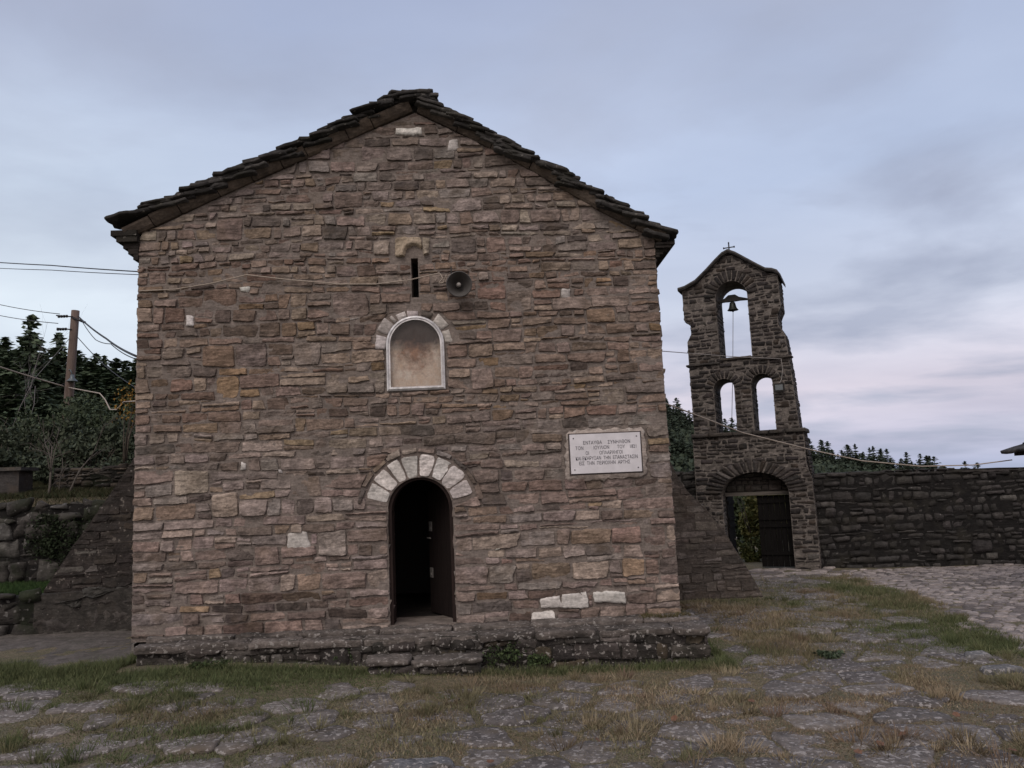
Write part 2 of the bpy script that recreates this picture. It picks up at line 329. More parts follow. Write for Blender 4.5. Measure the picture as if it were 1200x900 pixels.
def walling(A, loops, fr, hf, wf, pal, seed, cell=0.03, gap=(0.008, 0.018), D=(0.012, 0.03), wave=0.03, blocked=(), jump=0.12, split=0.22, tone=None, rag=0.006, lump=0.008, miss=0.0, edge=0.013, tilt=0.0, rim=-0.02, cj=0.005):
    r = np.random.default_rng(seed)
    allz = [p[1] for L in loops for p in L]; z0, z1 = min(allz), max(allz)
    zs = courses(z0 - 0.02, z1, hf, r)
    bnd = lambda x, k: zs[k] + tilt * x + (wave * vn(x * 0.55, k * 3.7, seed) + 0.3 * wave * vn(x * 2.3, k * 1.9, seed + 7) if 0 < k < len(zs) - 1 else 0)
    taken = {}
    for k in range(len(zs) - 1):
        zb, zt = zs[k], zs[k + 1]; zm = (zb + zt) / 2; h = zt - zb
        Im = spans(loops, min(zm, z1 - 0.01)); Ib = spans(loops, max(z0 + 0.005, zb + 0.1 * h)); It = spans(loops, min(z1 - 0.005, zt - 0.1 * h))
        for a, b in Im:
            ends = [(a, a, a), (b, b, b)]
            if len(Ib) == len(Im) == len(It):
                i = Im.index((a, b)); ends = [(Ib[i][0], a, It[i][0]), (Ib[i][1], b, It[i][1])]
            xl = lambda f: ends[0][0] + (ends[0][2] - ends[0][0]) * f
            xr = lambda f: ends[1][0] + (ends[1][2] - ends[1][0]) * f
            segs = [(a, b)]
            cuts = [(c[0], c[1]) for c in blocked if min(zt, c[3]) - max(zb, c[2]) > 0.45 * h] + taken.get(k, [])
            for c0, c1 in cuts:
                ns = []
                for p, q in segs:
                    if c1 <= p or c0 >= q: ns.append((p, q)); continue
                    if c0 - p > 0.035: ns.append((p, c0))
                    if q - c1 > 0.035: ns.append((c1, q))
                segs = ns
            for p, q in segs:
                x = p
                while x < q - 1e-4:
                    lo, hi = wf(zm); lo = max(lo, 0.75 * h); hi = max(hi, lo * 1.5); wd = lo + (hi - lo) * r.random() ** 1.6
                    wd = min(wd, max(lo, 4.5 * h))
                    if q - (x + wd) < lo * 0.8: wd = q - x
                    if wd > hi * 1.3: wd = wd / 2
                    xe = min(q, x + wd)
                    g = r.uniform(*gap) / 2; sk = r.normal(0, 0.012) if xe < q - 1e-4 else 0
                    k2 = k + 1
                    if r.random() < jump and k + 2 < len(zs) and wd < 4 * h and wd > 1.1 * (zs[k + 2] - zb) and zs[k + 2] - zb < 0.45 and all(not (c[0] < xe and c[1] > x and c[2] < zs[k + 2] and c[3] > zb) for c in blocked) and abs(x - a) > 1e-3 and abs(xe - b) > 1e-3 and len(spans(loops, min(zs[k + 2], z1 - .01))) == len(Im):
                        k2 = k + 2; taken.setdefault(k + 1, []).append((x, xe))
                    Lb, Lt = (xl(0) if x == a else x), (xl(1) if x == a else x)
                    Rb, Rt = (xr(0) if xe == b else xe), (xr(1) if xe == b else xe)
                    ql = [(Lb + g, bnd(Lb, k) + g), (Rb - g + sk, bnd(Rb, k) + g), (Rt - g - sk, bnd(Rt, k2) - g), (Lt + g, bnd(Lt, k2) - g)]
                    c = pick(pal, r)
                    if tone is not None: c = c * tone(0.5 * (x + xe), zm, r)
                    Dd = r.uniform(*D)
                    if r.random() >= miss:
                        if k2 == k + 1 and h > 0.11 and r.random() < split:
                            f = r.choice([0.36, 0.45, 0.5, 0.62]) + r.normal(0, 0.03); gg = g * 0.9
                            m0 = (ql[0][0] + (ql[3][0] - ql[0][0]) * f, ql[0][1] + (ql[3][1] - ql[0][1]) * f); f2 = f + r.normal(0, 0.05)
                            m1 = (ql[1][0] + (ql[2][0] - ql[1][0]) * f2, ql[1][1] + (ql[2][1] - ql[1][1]) * f2)
                            face_stone(A, [ql[0], ql[1], (m1[0], m1[1] - gg), (m0[0], m0[1] - gg)], fr, Dd, c, r, cell, rim, rag, lump, edge, cj)
                            c2 = pick(pal, r) * (tone(0.5 * (x + xe), zm, r) if tone is not None else 1)
                            face_stone(A, [(m0[0], m0[1] + gg), (m1[0], m1[1] + gg), ql[2], ql[3]], fr, r.uniform(*D), c2, r, cell, rim, rag, lump, edge, cj)
                        else:
                            face_stone(A, ql, fr, Dd, c, r, cell, rim, rag, lump, edge, cj)
                    x = xe
def voussoirs(A, cx, cz, r0, r1, a0, a1, n, fr, D, pal, seed, gap=0.014, cell=0.025, sx=1.0):
    r = np.random.default_rng(seed); ed = np.linspace(a0, a1, n + 1) + np.r_[0, r.normal(0, (a1 - a0) / n * 0.04, n - 1), 0]
    for i in range(n):
        g0 = gap / 2 / r0; g1 = gap / 2 / r1; ro = r1 * (1 + r.normal(0, 0.012))
        P = lambda rad, an: (cx + sx * rad * math.cos(an), cz + rad * math.sin(an))
        face_stone(A, [P(r0, ed[i + 1] - g0), P(r0, ed[i] + g0), P(ro, ed[i] + g1), P(ro, ed[i + 1] - g1)], fr, D + r.normal(0, 0.003), pick(pal, r), r, cell)
def arch_loop(x0, x1, zb, zsp, rise=None, n=14):
    """door- or window-shaped loop, counter-clockwise"""
    cx = (x0 + x1) / 2; rx = (x1 - x0) / 2; rz = rise or rx
    return [(x0, zb), (x1, zb)] + [(cx + rx * math.cos(math.pi * i / n), zsp + rz * math.sin(math.pi * i / n)) for i in range(n + 1)]
def slab_with_holes(A, loops, y0, y1, col, fr=None):
    """solid wall of the outline loops[0] minus the other loops, from y0 (front) to y1 (back); local x, y, z"""
    flat = [p for L in loops for p in L]
    tris = tessellate_polygon([[Vector((p[0], p[1], 0)) for p in L] for L in loops]); n = len(flat)
    V = [(p[0], y0, p[1]) for p in flat] + [(p[0], y1, p[1]) for p in flat]
    fs = []
    for t in tris:
        a, b, c = (flat[i] for i in t)
        ccw = (b[0] - a[0]) * (c[1] - a[1]) - (b[1] - a[1]) * (c[0] - a[0]) > 0
        t = tuple(t) if ccw else tuple(t)[::-1]
        fs.append(t); fs.append(tuple(n + i for i in t[::-1]))
    A.add(V, fs, col)
    for k, L in enumerate(loops):
        m = len(L); area = sum(L[i][0] * L[(i + 1) % m][1] - L[(i + 1) % m][0] * L[i][1] for i in range(m))
        V = [(p[0], y, p[1]) for p in L for y in (y0, y1)]; f = []
        for i in range(m):
            j = (i + 1) % m; q = (2 * i, 2 * i + 1, 2 * j + 1, 2 * j); f.append(q if (area > 0) != (k == 0) else q[::-1])
        A.add(V, f, col)

# ------------------------------------------------------------------ ground
def gz(x, y):
    x = np.asarray(x, float); y = np.asarray(y, float)
    z = 0.19 * sstep(0.5, -4.2, x) * sstep(5.0, 9.0, y) + 0.02 * fbm(x * 0.6, y * 0.6, 1.0, 2) + (0.008 * fbm(x * 2.7, y * 2.7, 4.0, 2) + 0.008 * vn(x * 5.3, y * 6.3, 2.0) + 0.005 * vn(x * 13.0, y * 14.0, 5.0))
    back = sstep(12.65, 12.85, y) * sstep(-4.0, -5.5, x)                       # the raised terrace on the left
    z = z + back * 0.5
    z = z + sstep(14.6, 14.9, y) * sstep(-4.0, -5.5, x) * (1.45 + np.clip(y - 14, 0, 60) * 0.105 + np.clip(-x - 8, 0, 60) * 0.03)
    far = sstep(22, 60, y) * sstep(-8, 4, x)
    z = z - far * 3.0
    z = z - sstep(120, 600, np.hypot(x, y)) * 14
    return z
def grid_mesh(xs, ys, zf, name, m, colf=None):
    X, Y = np.meshgrid(xs, ys, indexing='ij'); Z = zf(X, Y); nx, ny = X.shape
    A = Acc(); V = np.stack([X.ravel(), Y.ravel(), Z.ravel()], 1)
    fs = [(i * ny + j, (i + 1) * ny + j, (i + 1) * ny + j + 1, i * ny + j + 1) for i in range(nx - 1) for j in range(ny - 1)]
    A.add(V, fs, colf(V) if colf else (0.1, 0.1, 0.1)); return A.build(name, m)
def axis(lo, hi, fine0, fine1, step, grow=1.22):
    a = list(np.arange(fine0, fine1 + step / 2, step)); s = step
    while a[-1] < hi: s *= grow; a.append(a[-1] + s)
    s = step
    while a[0] > lo: s *= grow; a.insert(0, a[0] - s)
    return np.array(a)
def soil_mat():
    m, nt, b = new_mat('soil_and_dry_grass'); co = nt.nodes.new('ShaderNodeTexCoord').outputs['Object']
    n1 = _noise(nt, co, 1.1, 6, 0.6); n2 = _noise(nt, co, 14, 6, 0.65); n3 = _noise(nt, co, 60, 4, 0.7)
    c = _ramp(nt, n1.outputs[0], 0.35, 0.65, (0.12, 0.108, 0.075), (0.185, 0.152, 0.105)).outputs[0]
    c = _mix(nt, _ramp(nt, n2.outputs[0], 0.45, 0.65, (0, 0, 0), (.8, .8, .8)).outputs[0], c, (0.10, 0.105, 0.058))
    c = _mix(nt, 1.0, c, _ramp(nt, n3.outputs[0], 0.35, 0.65, (0.4,) * 3, (1.6,) * 3).outputs[0], 'MULTIPLY')
    nt.links.new(c, b.inputs['Base Color'])
    bm = nt.nodes.new('ShaderNodeBump'); bm.inputs['Strength'].default_value = 0.9; bm.inputs['Distance'].default_value = 0.03
    nt.links.new(n3.outputs[0], bm.inputs['Height']); nt.links.new(bm.outputs[0], b.inputs['Normal']); return m
M_soil = soil_mat()
g = grid_mesh(axis(-900, 900, -7, 7.2, 0.06), axis(-900, 1500, 5.2, 13, 0.06), gz, 'ground', M_soil); setp(g, kind='structure')

# ---- irregular paving: one cell per stone, cut from jittered seeds
def clip_cell(seed, others, R=1.2):
    poly = [np.array(seed) + R * np.array(p) for p in ((-1, -1), (1, -1), (1, 1), (-1, 1))]
    for o in others:
        mid = (seed + o) / 2; d = o - seed; out = []
        for i in range(len(poly)):
            a, b = poly[i], poly[(i + 1) % len(poly)]; da, db = (a - mid) @ d, (b - mid) @ d
            if da <= 0: out.append(a)
            if (da < 0) != (db < 0): out.append(a + (b - a) * (da / (da - db)))
        poly = out
        if len(poly) < 3: return None
    return np.array(poly)
def paving(name, m, x0, x1, y0, y1, sx, sy, keep, colf, gap, zoff, seed, R):
    r = np.random.default_rng(seed); nx, ny = int((x1 - x0) / sx) + 1, int((y1 - y0) / sy) + 1
    S = np.zeros((nx, ny, 2))
    for i in range(nx):
        for j in range(ny): S[i, j] = (x0 + (i + 0.5 * (j % 2) + r.uniform(-.36, .36)) * sx, y0 + (j + r.uniform(-.36, .36)) * sy)
    A = Acc()
    for i in range(2, nx - 2):
        for j in range(2, ny - 2):
            s = S[i, j]
            if not keep(s[0], s[1], r): continue
            nb = [S[i + a, j + b] for a in range(-2, 3) for b in range(-2, 3) if a or b]
            nb.sort(key=lambda o: np.sum((o - s) ** 2))
            p = clip_cell(s, nb, R)
            if p is None or len(p) < 3: continue
            c = p.mean(0); rad = np.linalg.norm(p - c, axis=1, keepdims=True); p = c + (p - c) * np.maximum(0.3, 1 - r.uniform(*gap) / rad)
            ring = quad_ring(p, seg=max(0.05, sx * 0.12), jit=sx * 0.012, rnd=sx * 0.07, r=r)
            if len(ring) < 6: continue
            z = float(gz(c[0], c[1])) + r.uniform(*zoff) + (0.007 if name == 'paving' and c[1] > 9.6 else 0); n = np.array([r.normal(0, .02), r.normal(0, .02), 1.0]); n /= np.linalg.norm(n)
            ex = np.cross([0, 1, 0], n); ex /= np.linalg.norm(ex); ey = np.cross(n, ex)
            A.prism(ring - c, (c[0], c[1], z), ex, ey, n, -0.05, 0.012, colf(c[0], c[1], r), bev=0.018, rough=0.006, seed=r.uniform(0, 99), dome=0.004)
    return A.build(name, m)
def path_edge(y): return np.interp(y, [4, 9.17, 12.8, 18.0], [5.0, 5.54, 6.24, 6.79])
def keep_slab(x, y, r):
    if x > path_edge(y) - 0.5 or y > 17.6 or (y > 8.95 and -5.0 < x < 2.45): return False
    if x < -4.9 and y > 9.2: return False
    if y > 13.8 and x < 4.6: return False
    p = 0.93 - 0.35 * sstep(2.5, 4.8, x) * sstep(9.5, 8, y) - 0.45 * sstep(8.1, 9.2, y) * sstep(-1.5, -4, x)
    return r.random() < p
def slab_col(x, y, r):
    c = np.array(((0.175, 0.160, 0.153), (0.20, 0.182, 0.174), (0.15, 0.137, 0.134), (0.22, 0.20, 0.188))[r.integers(4)])
    return c * r.uniform(0.85, 1.15)
setp(paving('paving', M_pave, -7.6, 7.6, 3.6, 18.4, 0.62, 0.50, keep_slab, slab_col, (0.005, 0.05), (-0.016, 0.004), 5, 1.1), kind='structure')
def keep_cob(x, y, r): return path_edge(y) + 0.12 + 0.18 * vn(y * 1.7, 3.1) < x and y < 17.75 and r.random() < 0.975
def cob_col(x, y, r):
    c = np.array((0.275, 0.245, 0.235)) if r.random() < 0.8 - 0.5 * (fbm(x * 0.6, y * 1.2, 2.0, 2) > 0.35) else np.array((0.14, 0.125, 0.122))
    return c * r.uniform(0.82, 1.18)
M_cob = stone_mat('cobble_stone', gain=0.98, vary=0.35, stain=(0.20, 0.17, 0.15), stain_amt=0.4, lich=(0.66, 0.72), lich_amt=0.4, dark_amt=0.45, bump=0.8, dark=(0.10, 0.092, 0.09))
setp(paving('cobbled_path', M_cob, 4.4, 15.5, 7.0, 18.6, 0.20, 0.13, keep_cob, cob_col, (0.001, 0.008), (-0.007, 0.006), 8, 0.4), kind='structure')
# threshold strip of bare stone in front of the gate
def keep_thr(x, y, r): return 4.4 < x < path_edge(y) + 0.2 and 16.9 < y < 18.6 and r.random() < 0.95
setp(paving('pavement', M_cob, 3.0, 8.2, 15.6, 19.6, 0.36, 0.27, keep_thr, cob_col, (0.006, 0.02), (0.0, 0.015), 9, 0.6), kind='structure')
# bare trodden rock in the passage left of the chapel
def passage():
    A = Acc(); xs = np.arange(-11, -4.75, 0.12); ys = np.arange(9.5, 12.62, 0.12); X, Y = np.meshgrid(xs, ys, indexing='ij')
    Yw = Y + 0.25 * vn(X * 0.9, 4.0) * sstep(10.6, 9.5, Y) + 0.35 * sstep(-5.5, -9, X) * sstep(10.4, 9.5, Y)
    Z = gz(X, np.minimum(Yw, 12.9)) + 0.008 + 0.02 * fbm(X * 2, Yw * 2, 5, 3) + 0.02 * sstep(11, 9.5, Y) * 0 + 0.10 * sstep(11, 13.3, Y) * 0
    Z = Z - 0.10 * sstep(9.85, 9.5, Y)
    nx, ny = X.shape; V = np.stack([X.ravel(), Yw.ravel(), Z.ravel()], 1)
    fs = [(i * ny + j, (i + 1) * ny + j, (i + 1) * ny + j + 1, i * ny + j + 1) for i in range(nx - 1) for j in range(ny - 1)]
    A.add(V, fs, (0.15, 0.135, 0.125)); return A.build('path', stone_mat('trodden_rock', gain=0.7, vary=0.3, stain=(0.10, 0.10, 0.075), stain_amt=0.5, lich=(0.64, 0.7), lich_amt=0.5, lichen=(0.30, 0.29, 0.28), dark_amt=0.5, bump=0.7, dark=(0.06, 0.055, 0.05)))
setp(passage(), kind='structure')

# ------------------------------------------------------------------ chapel
TH = math.radians(1.5); CO = np.array([-1.2, 10.2, 0]); CU = np.array([math.cos(TH), math.sin(TH), 0]); CN = np.array([math.sin(TH), -math.cos(TH), 0])
chapel = empty('chapel', tuple(CO), TH, label='small brown stone chapel with slate gable roof and open arched doorway', cat='chapel')
def fp(x, y, off=0.0):
    q = on_plane(x, y, CO + CN * off, CN) - CO; return (float(q @ CU), float(q[2]))
WL, WR, ZB = -3.63, 3.205, 0.40
low_l = [fp(*p, 0.03) for p in ((162, 277), (177, 268), (273, 223), (366, 183), (430, 154))]
low_r = [fp(*p, 0.03) for p in ((557, 165), (620, 198), (701, 246), (760, 277))]
apex = fp(486, 131, 0.03)
outline = [(WL, ZB), (WR, ZB), (WR - 0.02, low_r[-1][1] - 0.02)] + [(p[0], p[1]) for p in low_r[::-1][1:]] + [apex] + low_l[::-1][:-1] + [(WL, low_l[0][1])]
DX0, DX1, DSP = -0.44, 0.385, 1.86
door_loop = arch_loop(DX0, DX1, 0.46, DSP, 0.43); niche_loop = arch_loop(-0.385, 0.315, 3.43, 3.99, 0.345); slit_loop = [(-0.065, 4.62), (0.028, 4.62), (0.028, 5.15), (-0.065, 5.15)]
frf = lambda X, Z, d: np.stack([X, -d, Z], 1)
PAL_F = [(22, (0.275, 0.222, 0.196)), (16, (0.305, 0.262, 0.245)), (8, (0.285, 0.225, 0.172)), (9, (0.165, 0.135, 0.118)), (11, (0.27, 0.25, 0.235)), (6, (0.25, 0.185, 0.158)), (13, (0.37, 0.32, 0.272)), (5, (0.115, 0.10, 0.094)), (2.5, (0.32, 0.245, 0.155))]
PAL_F = [(w_, tuple((np.array(c_) * 0.80 + 0.20 * np.array((0.262, 0.230, 0.208))) * 1.12 * np.array((1.0, 0.985, 0.985)))) for w_, c_ in PAL_F]
specials = [  # pale stones set in the wall: px centre, size px
    (480, 154, 34, 13), (531, 170, 16, 14), (350, 634, 26, 19), (222, 377, 10, 15), (286, 340, 12, 9), (664, 344, 13, 14), (285, 546, 9, 11), (582, 643, 7, 5), (330, 553, 7, 6), (415, 375, 10, 4),
    (645, 706, 26, 18), (674, 704, 29, 17), (714, 700, 38, 15), (638, 724, 28, 16)]
sp_rects = []
for (x, y, a, b) in specials:
    c = fp(x, y); k = 0.0110; sp_rects.append((c[0] - a * k / 2, c[0] + a * k / 2, c[1] - b * k / 2, c[1] + b * k / 2))
pl_c = fp(709, 531); relief = (-0.33, 0.20, 5.15, 5.46)
ARC = (-0.028, 1.85)
blocked = sp_rects + [(pl_c[0] - 0.55, pl_c[0] + 0.55, pl_c[1] - 0.36, pl_c[1] + 0.34), relief]
# arch zones (outer ring of the door arch, niche surround) are cut as extra holes
ring_hole = [(ARC[0] + 0.80 * math.cos(a), ARC[1] + 0.80 * math.sin(a)) for a in np.linspace(math.radians(13), math.radians(167), 18)]
door_cut = [(DX0, 0.30), (DX1, 0.30), (DX1, DSP + .1)] + ring_hole + [(DX0, DSP + .1)]
nr = [(-0.035 + 0.58 * math.cos(a), 3.99 + 0.50 * math.sin(a)) for a in np.linspace(0, math.pi, 16)]
niche_cut = [(-0.43, 3.38), (0.36, 3.38), (0.36, 3.98)] + nr + [(-0.43, 3.98)]
def tone_f(x, z, r):
    t = 1 + 0.10 * vn(x * 0.5 + 3, z * 0.7)
    c = np.array([t, t, t])
    if z > 5.0: c = c * 0.35 + 0.65 * np.array([1.06, 1.04, 1.03]) * t
    if 3.0 < z < 5.2: c = c * np.array([1.0, 0.93, 0.88])
    c = c * (1 + sstep(2.9, 1.7, z) * np.array([0.24, 0.19, 0.20]))
    if z < 0.95 and x < 0.9:
        if -2.6 < x < -0.4 and r.random() < 0.6: c = c * 0.5
    if z < 0.95 and 0.7 < x < 1.8 and r.random() < 0.5: c = c * 0.5
    return c
front = Acc(); hm = 0.028
inset = lambda L, e: [((p[0] + (e if p[0] < -3.5 else (-e if p[0] > 3.1 else 0))), p[1]) for p in L]
slab_with_holes(front, [inset(outline, 0.012), door_loop, niche_loop, slit_loop], 0.003, 0.62, (0.285, 0.246, 0.224))
fw = front.build('front_wall', M_mortar, chapel, smooth=False)
st = Acc()
hf = lambda z: (0.08, 0.175) if z < 4.6 else (0.075, 0.15)
wf = lambda z: (0.16, 0.64) if z < 3.0 else ((0.14, 0.52) if z < 5.0 else (0.11, 0.42))
walling(st, [outline, door_cut, niche_cut, slit_loop], frf, hf, wf, PAL_F, 21, cell=0.023, gap=(0.006, 0.022), D=(0.006, 0.038), wave=0.05, blocked=blocked, jump=0.13, split=0.22, tone=tone_f, rag=0.009, lump=0.011)
# thin outer ring over the door
voussoirs(st, ARC[0], ARC[1], 0.745, 0.815, math.radians(8), math.radians(172), 10, frf, 0.04, PAL_F, 5, gap=0.012)
st.build('wall_stones', M_fac, chapel, smooth=False)
WPAL = [(1, (0.60, 0.575, 0.56)), (1, (0.54, 0.515, 0.50)), (1, (0.66, 0.64, 0.62))]
rr = np.random.default_rng(4)
for i, (a, b, c, d) in enumerate(sp_rects):
    e = 0.012; ws = Acc()
    face_stone(ws, [(a + rr.uniform(0, e), c + rr.uniform(0, e)), (b - rr.uniform(0, e), c + rr.uniform(0, e)), (b - rr.uniform(0, 2 * e), d - rr.uniform(0, e)), (a + rr.uniform(0, e), d - rr.uniform(0, e))], frf, 0.045 if i > 9 else 0.02, pick(WPAL, rr) * rr.uniform(0.75, 1.0), rr, 0.022, cj=0.012, rag=0.012)
    ws.build('white_stone', M_white, chapel)
va = Acc(); voussoirs(va, ARC[0], ARC[1], 0.435, 0.722, math.radians(15), math.radians(165), 8, frf, 0.028, [(1, (0.60, 0.575, 0.56)), (1, (0.56, 0.535, 0.52))], 12, gap=0.012)
va.build('door_arch', M_white, chapel, smooth=False)
# mortar bed of the arch
ab = Acc(); A0 = np.linspace(math.radians(10), math.radians(170), 30)
L = [(ARC[0] + 0.425 * math.cos(a), ARC[1] + 0.425 * math.sin(a)) for a in A0] + [(ARC[0] + 0.83 * math.cos(a), ARC[1] + 0.83 * math.sin(a)) for a in A0[::-1]]
slab_with_holes(ab, [L[::-1]], -0.003, 0.1, (0.27, 0.23, 0.21)); ab.build('arch_mortar', M_mortar, chapel, smooth=False)
# dark timber lining of the doorway
M_dw = wood_mat('dark_frame_wood', (0.010, 0.006, 0.006), (0.024, 0.014, 0.012))
df = Acc(); lpo = arch_loop(DX0 + .004, DX1 - .004, 0.462, DSP, 0.424, 20); lpi = arch_loop(DX0 + .045, DX1 - .045, 0.462, DSP, 0.385, 20)
for i in range(1, len(lpo) - 1):
    q = [lpo[i], lpo[i + 1], lpi[i + 1], lpi[i]]; V = [(p[0], y, p[1]) for y in (0.04, 0.30) for p in q]
    df.add(V, [(0, 1, 2, 3), (7, 6, 5, 4), (0, 4, 5, 1), (2, 6, 7, 3)], (.01, .01, .01))
q = [lpo[0], lpi[0], lpi[-1], lpo[-1]]; df.add([(p[0], y, p[1]) for y in (0.04, 0.30) for p in q], [(3, 2, 1, 0), (4, 5, 6, 7), (0, 1, 5, 4), (2, 3, 7, 6)], (.01, .01, .01))
df.build('door_frame', M_dw, chapel, smooth=False)
# jamb stones of the doorway
for sx_, x_ in ((1, DX0), (-1, DX1)):
    jb = Acc()
    frj = (lambda X, Z, d, sx_=sx_, x_=x_: np.stack([x_ + sx_ * d, X, Z], 1))
    walling(jb, [[(0.0, 0.46), (0.6, 0.46), (0.6, 1.9), (0.0, 1.9)]], frj, lambda z: (0.12, 0.26), lambda z: (0.2, 0.5), PAL_F, 31 + sx_, cell=0.05, D=(0.004, 0.012))
    jb.build('door_jamb', M_fac, chapel)
# body: side walls, back wall, floor, ceiling of the dark interior
LEN = 8.2
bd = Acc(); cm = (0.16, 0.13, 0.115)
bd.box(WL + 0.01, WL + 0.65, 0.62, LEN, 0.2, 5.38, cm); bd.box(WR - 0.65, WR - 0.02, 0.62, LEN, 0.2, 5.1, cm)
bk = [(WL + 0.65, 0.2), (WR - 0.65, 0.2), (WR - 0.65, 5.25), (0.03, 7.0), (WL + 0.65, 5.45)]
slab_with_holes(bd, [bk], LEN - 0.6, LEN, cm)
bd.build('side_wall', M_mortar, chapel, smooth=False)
sw = Acc()
for sx_, x_ in ((-1, WL + 0.01), (1, WR - 0.02)):
    frs = (lambda X, Z, d, sx_=sx_, x_=x_: np.stack([x_ + sx_ * d, X, Z], 1))
    walling(sw, [[(0.03, 0.2), (LEN, 0.2), (LEN, 5.2), (0.03, 5.2)]], frs, lambda z: (0.11, 0.24), lambda z: (0.2, 0.75), PAL_F, 51 + sx_, cell=0.07, D=(0.012, 0.03))
sw.build('side_stones', M_fac, chapel)
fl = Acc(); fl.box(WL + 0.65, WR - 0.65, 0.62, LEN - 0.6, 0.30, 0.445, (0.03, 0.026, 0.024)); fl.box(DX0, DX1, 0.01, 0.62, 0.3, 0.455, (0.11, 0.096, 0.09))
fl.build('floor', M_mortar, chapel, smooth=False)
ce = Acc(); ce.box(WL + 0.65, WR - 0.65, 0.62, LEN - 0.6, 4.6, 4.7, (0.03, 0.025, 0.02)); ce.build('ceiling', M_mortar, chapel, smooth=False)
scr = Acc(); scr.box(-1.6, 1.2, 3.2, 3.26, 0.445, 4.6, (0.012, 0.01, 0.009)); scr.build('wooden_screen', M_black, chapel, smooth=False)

# roof ---------------------------------------------------------------------
OFF = 0.16
top_l = [fp(*p, OFF) for p in ((123, 257), (230, 215), (332, 172), (403, 136), (454, 113), (480, 107))]
top_r = [fp(*p, OFF) for p in ((791, 272), (743, 247), (686, 212), (620, 178), (557, 142), (515, 120), (490, 108))]
pr = lambda pts, x: float(np.interp(x, *zip(*sorted(pts))))
def roof_side(pts, sgn, name, seed):
    """rows of thick stone slates, each lying flatter than the slope, from eave to ridge"""
    r = np.random.default_rng(seed); A = Acc()
    x_e, x_r = pts[0][0], 0.04; n = 34
    xs = np.linspace(x_e, x_r, n + 1)
    for k in range(n):
        x0 = xs[k]; zt = pr(pts, xs[k])
        y = -OFF - 0.02
        while y < LEN + 0.2:
            wy = r.uniform(0.32, 0.75); 
            if y < 0: wy = max(wy, 0.4)
            jo = r.normal(0, 0.03); slope = abs(pr(pts, xs[min(k + 2, n)]) - zt) / (abs(xs[min(k + 2, n)] - x0) + 1e-6)
            sl = slope * (r.uniform(0.42, 0.66) if y < 0.3 else r.uniform(0.5, 0.75)); ln = r.uniform(0.34, 0.46); th = r.uniform(0.030, 0.050)
            ex = np.array([-sgn * 1.0, 0, sl]); ex /= np.linalg.norm(ex); ey = np.array([0, 1.0, r.normal(0, 0.015)]); ez = np.cross(ex, ey) * (1 if sgn < 0 else -1)
            ez = np.array([ez[0], ez[1], ez[2]]); ez = ez if ez[2] > 0 else -ez
            fy = y + (r.normal(0, 0.025) if y < 0 else 0)
            ring = quad_ring([(0, 0), (ln, 0), (ln, wy - 0.01), (0, wy - 0.01)], seg=0.08, jit=0.016, rnd=0.03, r=r)
            c = np.array((0.050, 0.048, 0.047)) * r.uniform(0.55, 1.7)
            A.prism(ring, (x0 + sgn * -jo, fy, zt + 0.02 + r.normal(0, 0.010) - th), ex, ey, ez, 0, th, c, bev=0.008, rough=0.006, seed=r.uniform(0, 99))
            if y < 0 and r.random() < 0.4:     # a second, lower slate shows at the verge
                th2 = r.uniform(0.03, 0.05); A.prism(ring * 0.95, (x0 - sgn * r.uniform(0.02, 0.10), fy + r.uniform(0.0, 0.03), zt - th - th2 - 0.005), ex, ey, ez, 0, th2, c * r.uniform(0.7, 1.2), bev=0.007, rough=0.006, seed=r.uniform(0, 99))
            y += wy
    return A.build(name, M_slate, chapel)
roof_l = roof_side(top_l, -1, 'roof', 61); roof_r = roof_side(top_r, 1, 'roof', 62)
rc = Acc(); r = np.random.default_rng(8); y = -OFF - 0.03
while y < LEN + 0.2:
    L_ = r.uniform(0.5, 0.8); c = np.array((0.055, 0.052, 0.05)) * r.uniform(0.8, 1.3)
    rc.prism(quad_ring([(-0.22, 0), (0.24, 0), (0.24, L_), (-0.22, L_)], seg=0.1, jit=0.012, rnd=0.05, r=r), (0.06, y, 7.35 + r.normal(0, .012)), (1, 0, r.normal(0, .03)), (0, 1, 0), (0, 0, 1), 0, 0.055, c, bev=0.012, rough=0.008, seed=r.uniform(0, 99))
    y += L_ + 0.01
rc.build('ridge_stones', M_slate, roof_l)
# roof body between walls and slates
rb = Acc()
pl_ = [(p[0], p[1] - 0.20) for p in top_l]; pr_ = [(p[0], p[1] - 0.20) for p in top_r]
up = [(p[0], p[1] + 0.09) for p in pl_[1:]] + [(p[0], p[1] + 0.09) for p in pr_[::-1][:-1]]
slab_with_holes(rb, [[(WL - 0.1, low_l[0][1] + 0.02)] + [(p[0], p[1] + 0.01) for p in low_l[1:]] + [(apex[0], apex[1] + .01)] + [(p[0], p[1] + .01) for p in low_r] + [(WR + 0.05, low_r[-1][1])] + up[::-1]][::-1], 0.03, LEN + 0.1, (0.05, 0.045, 0.04))
rb.build('roof_bed', M_slate, roof_l, smooth=False)
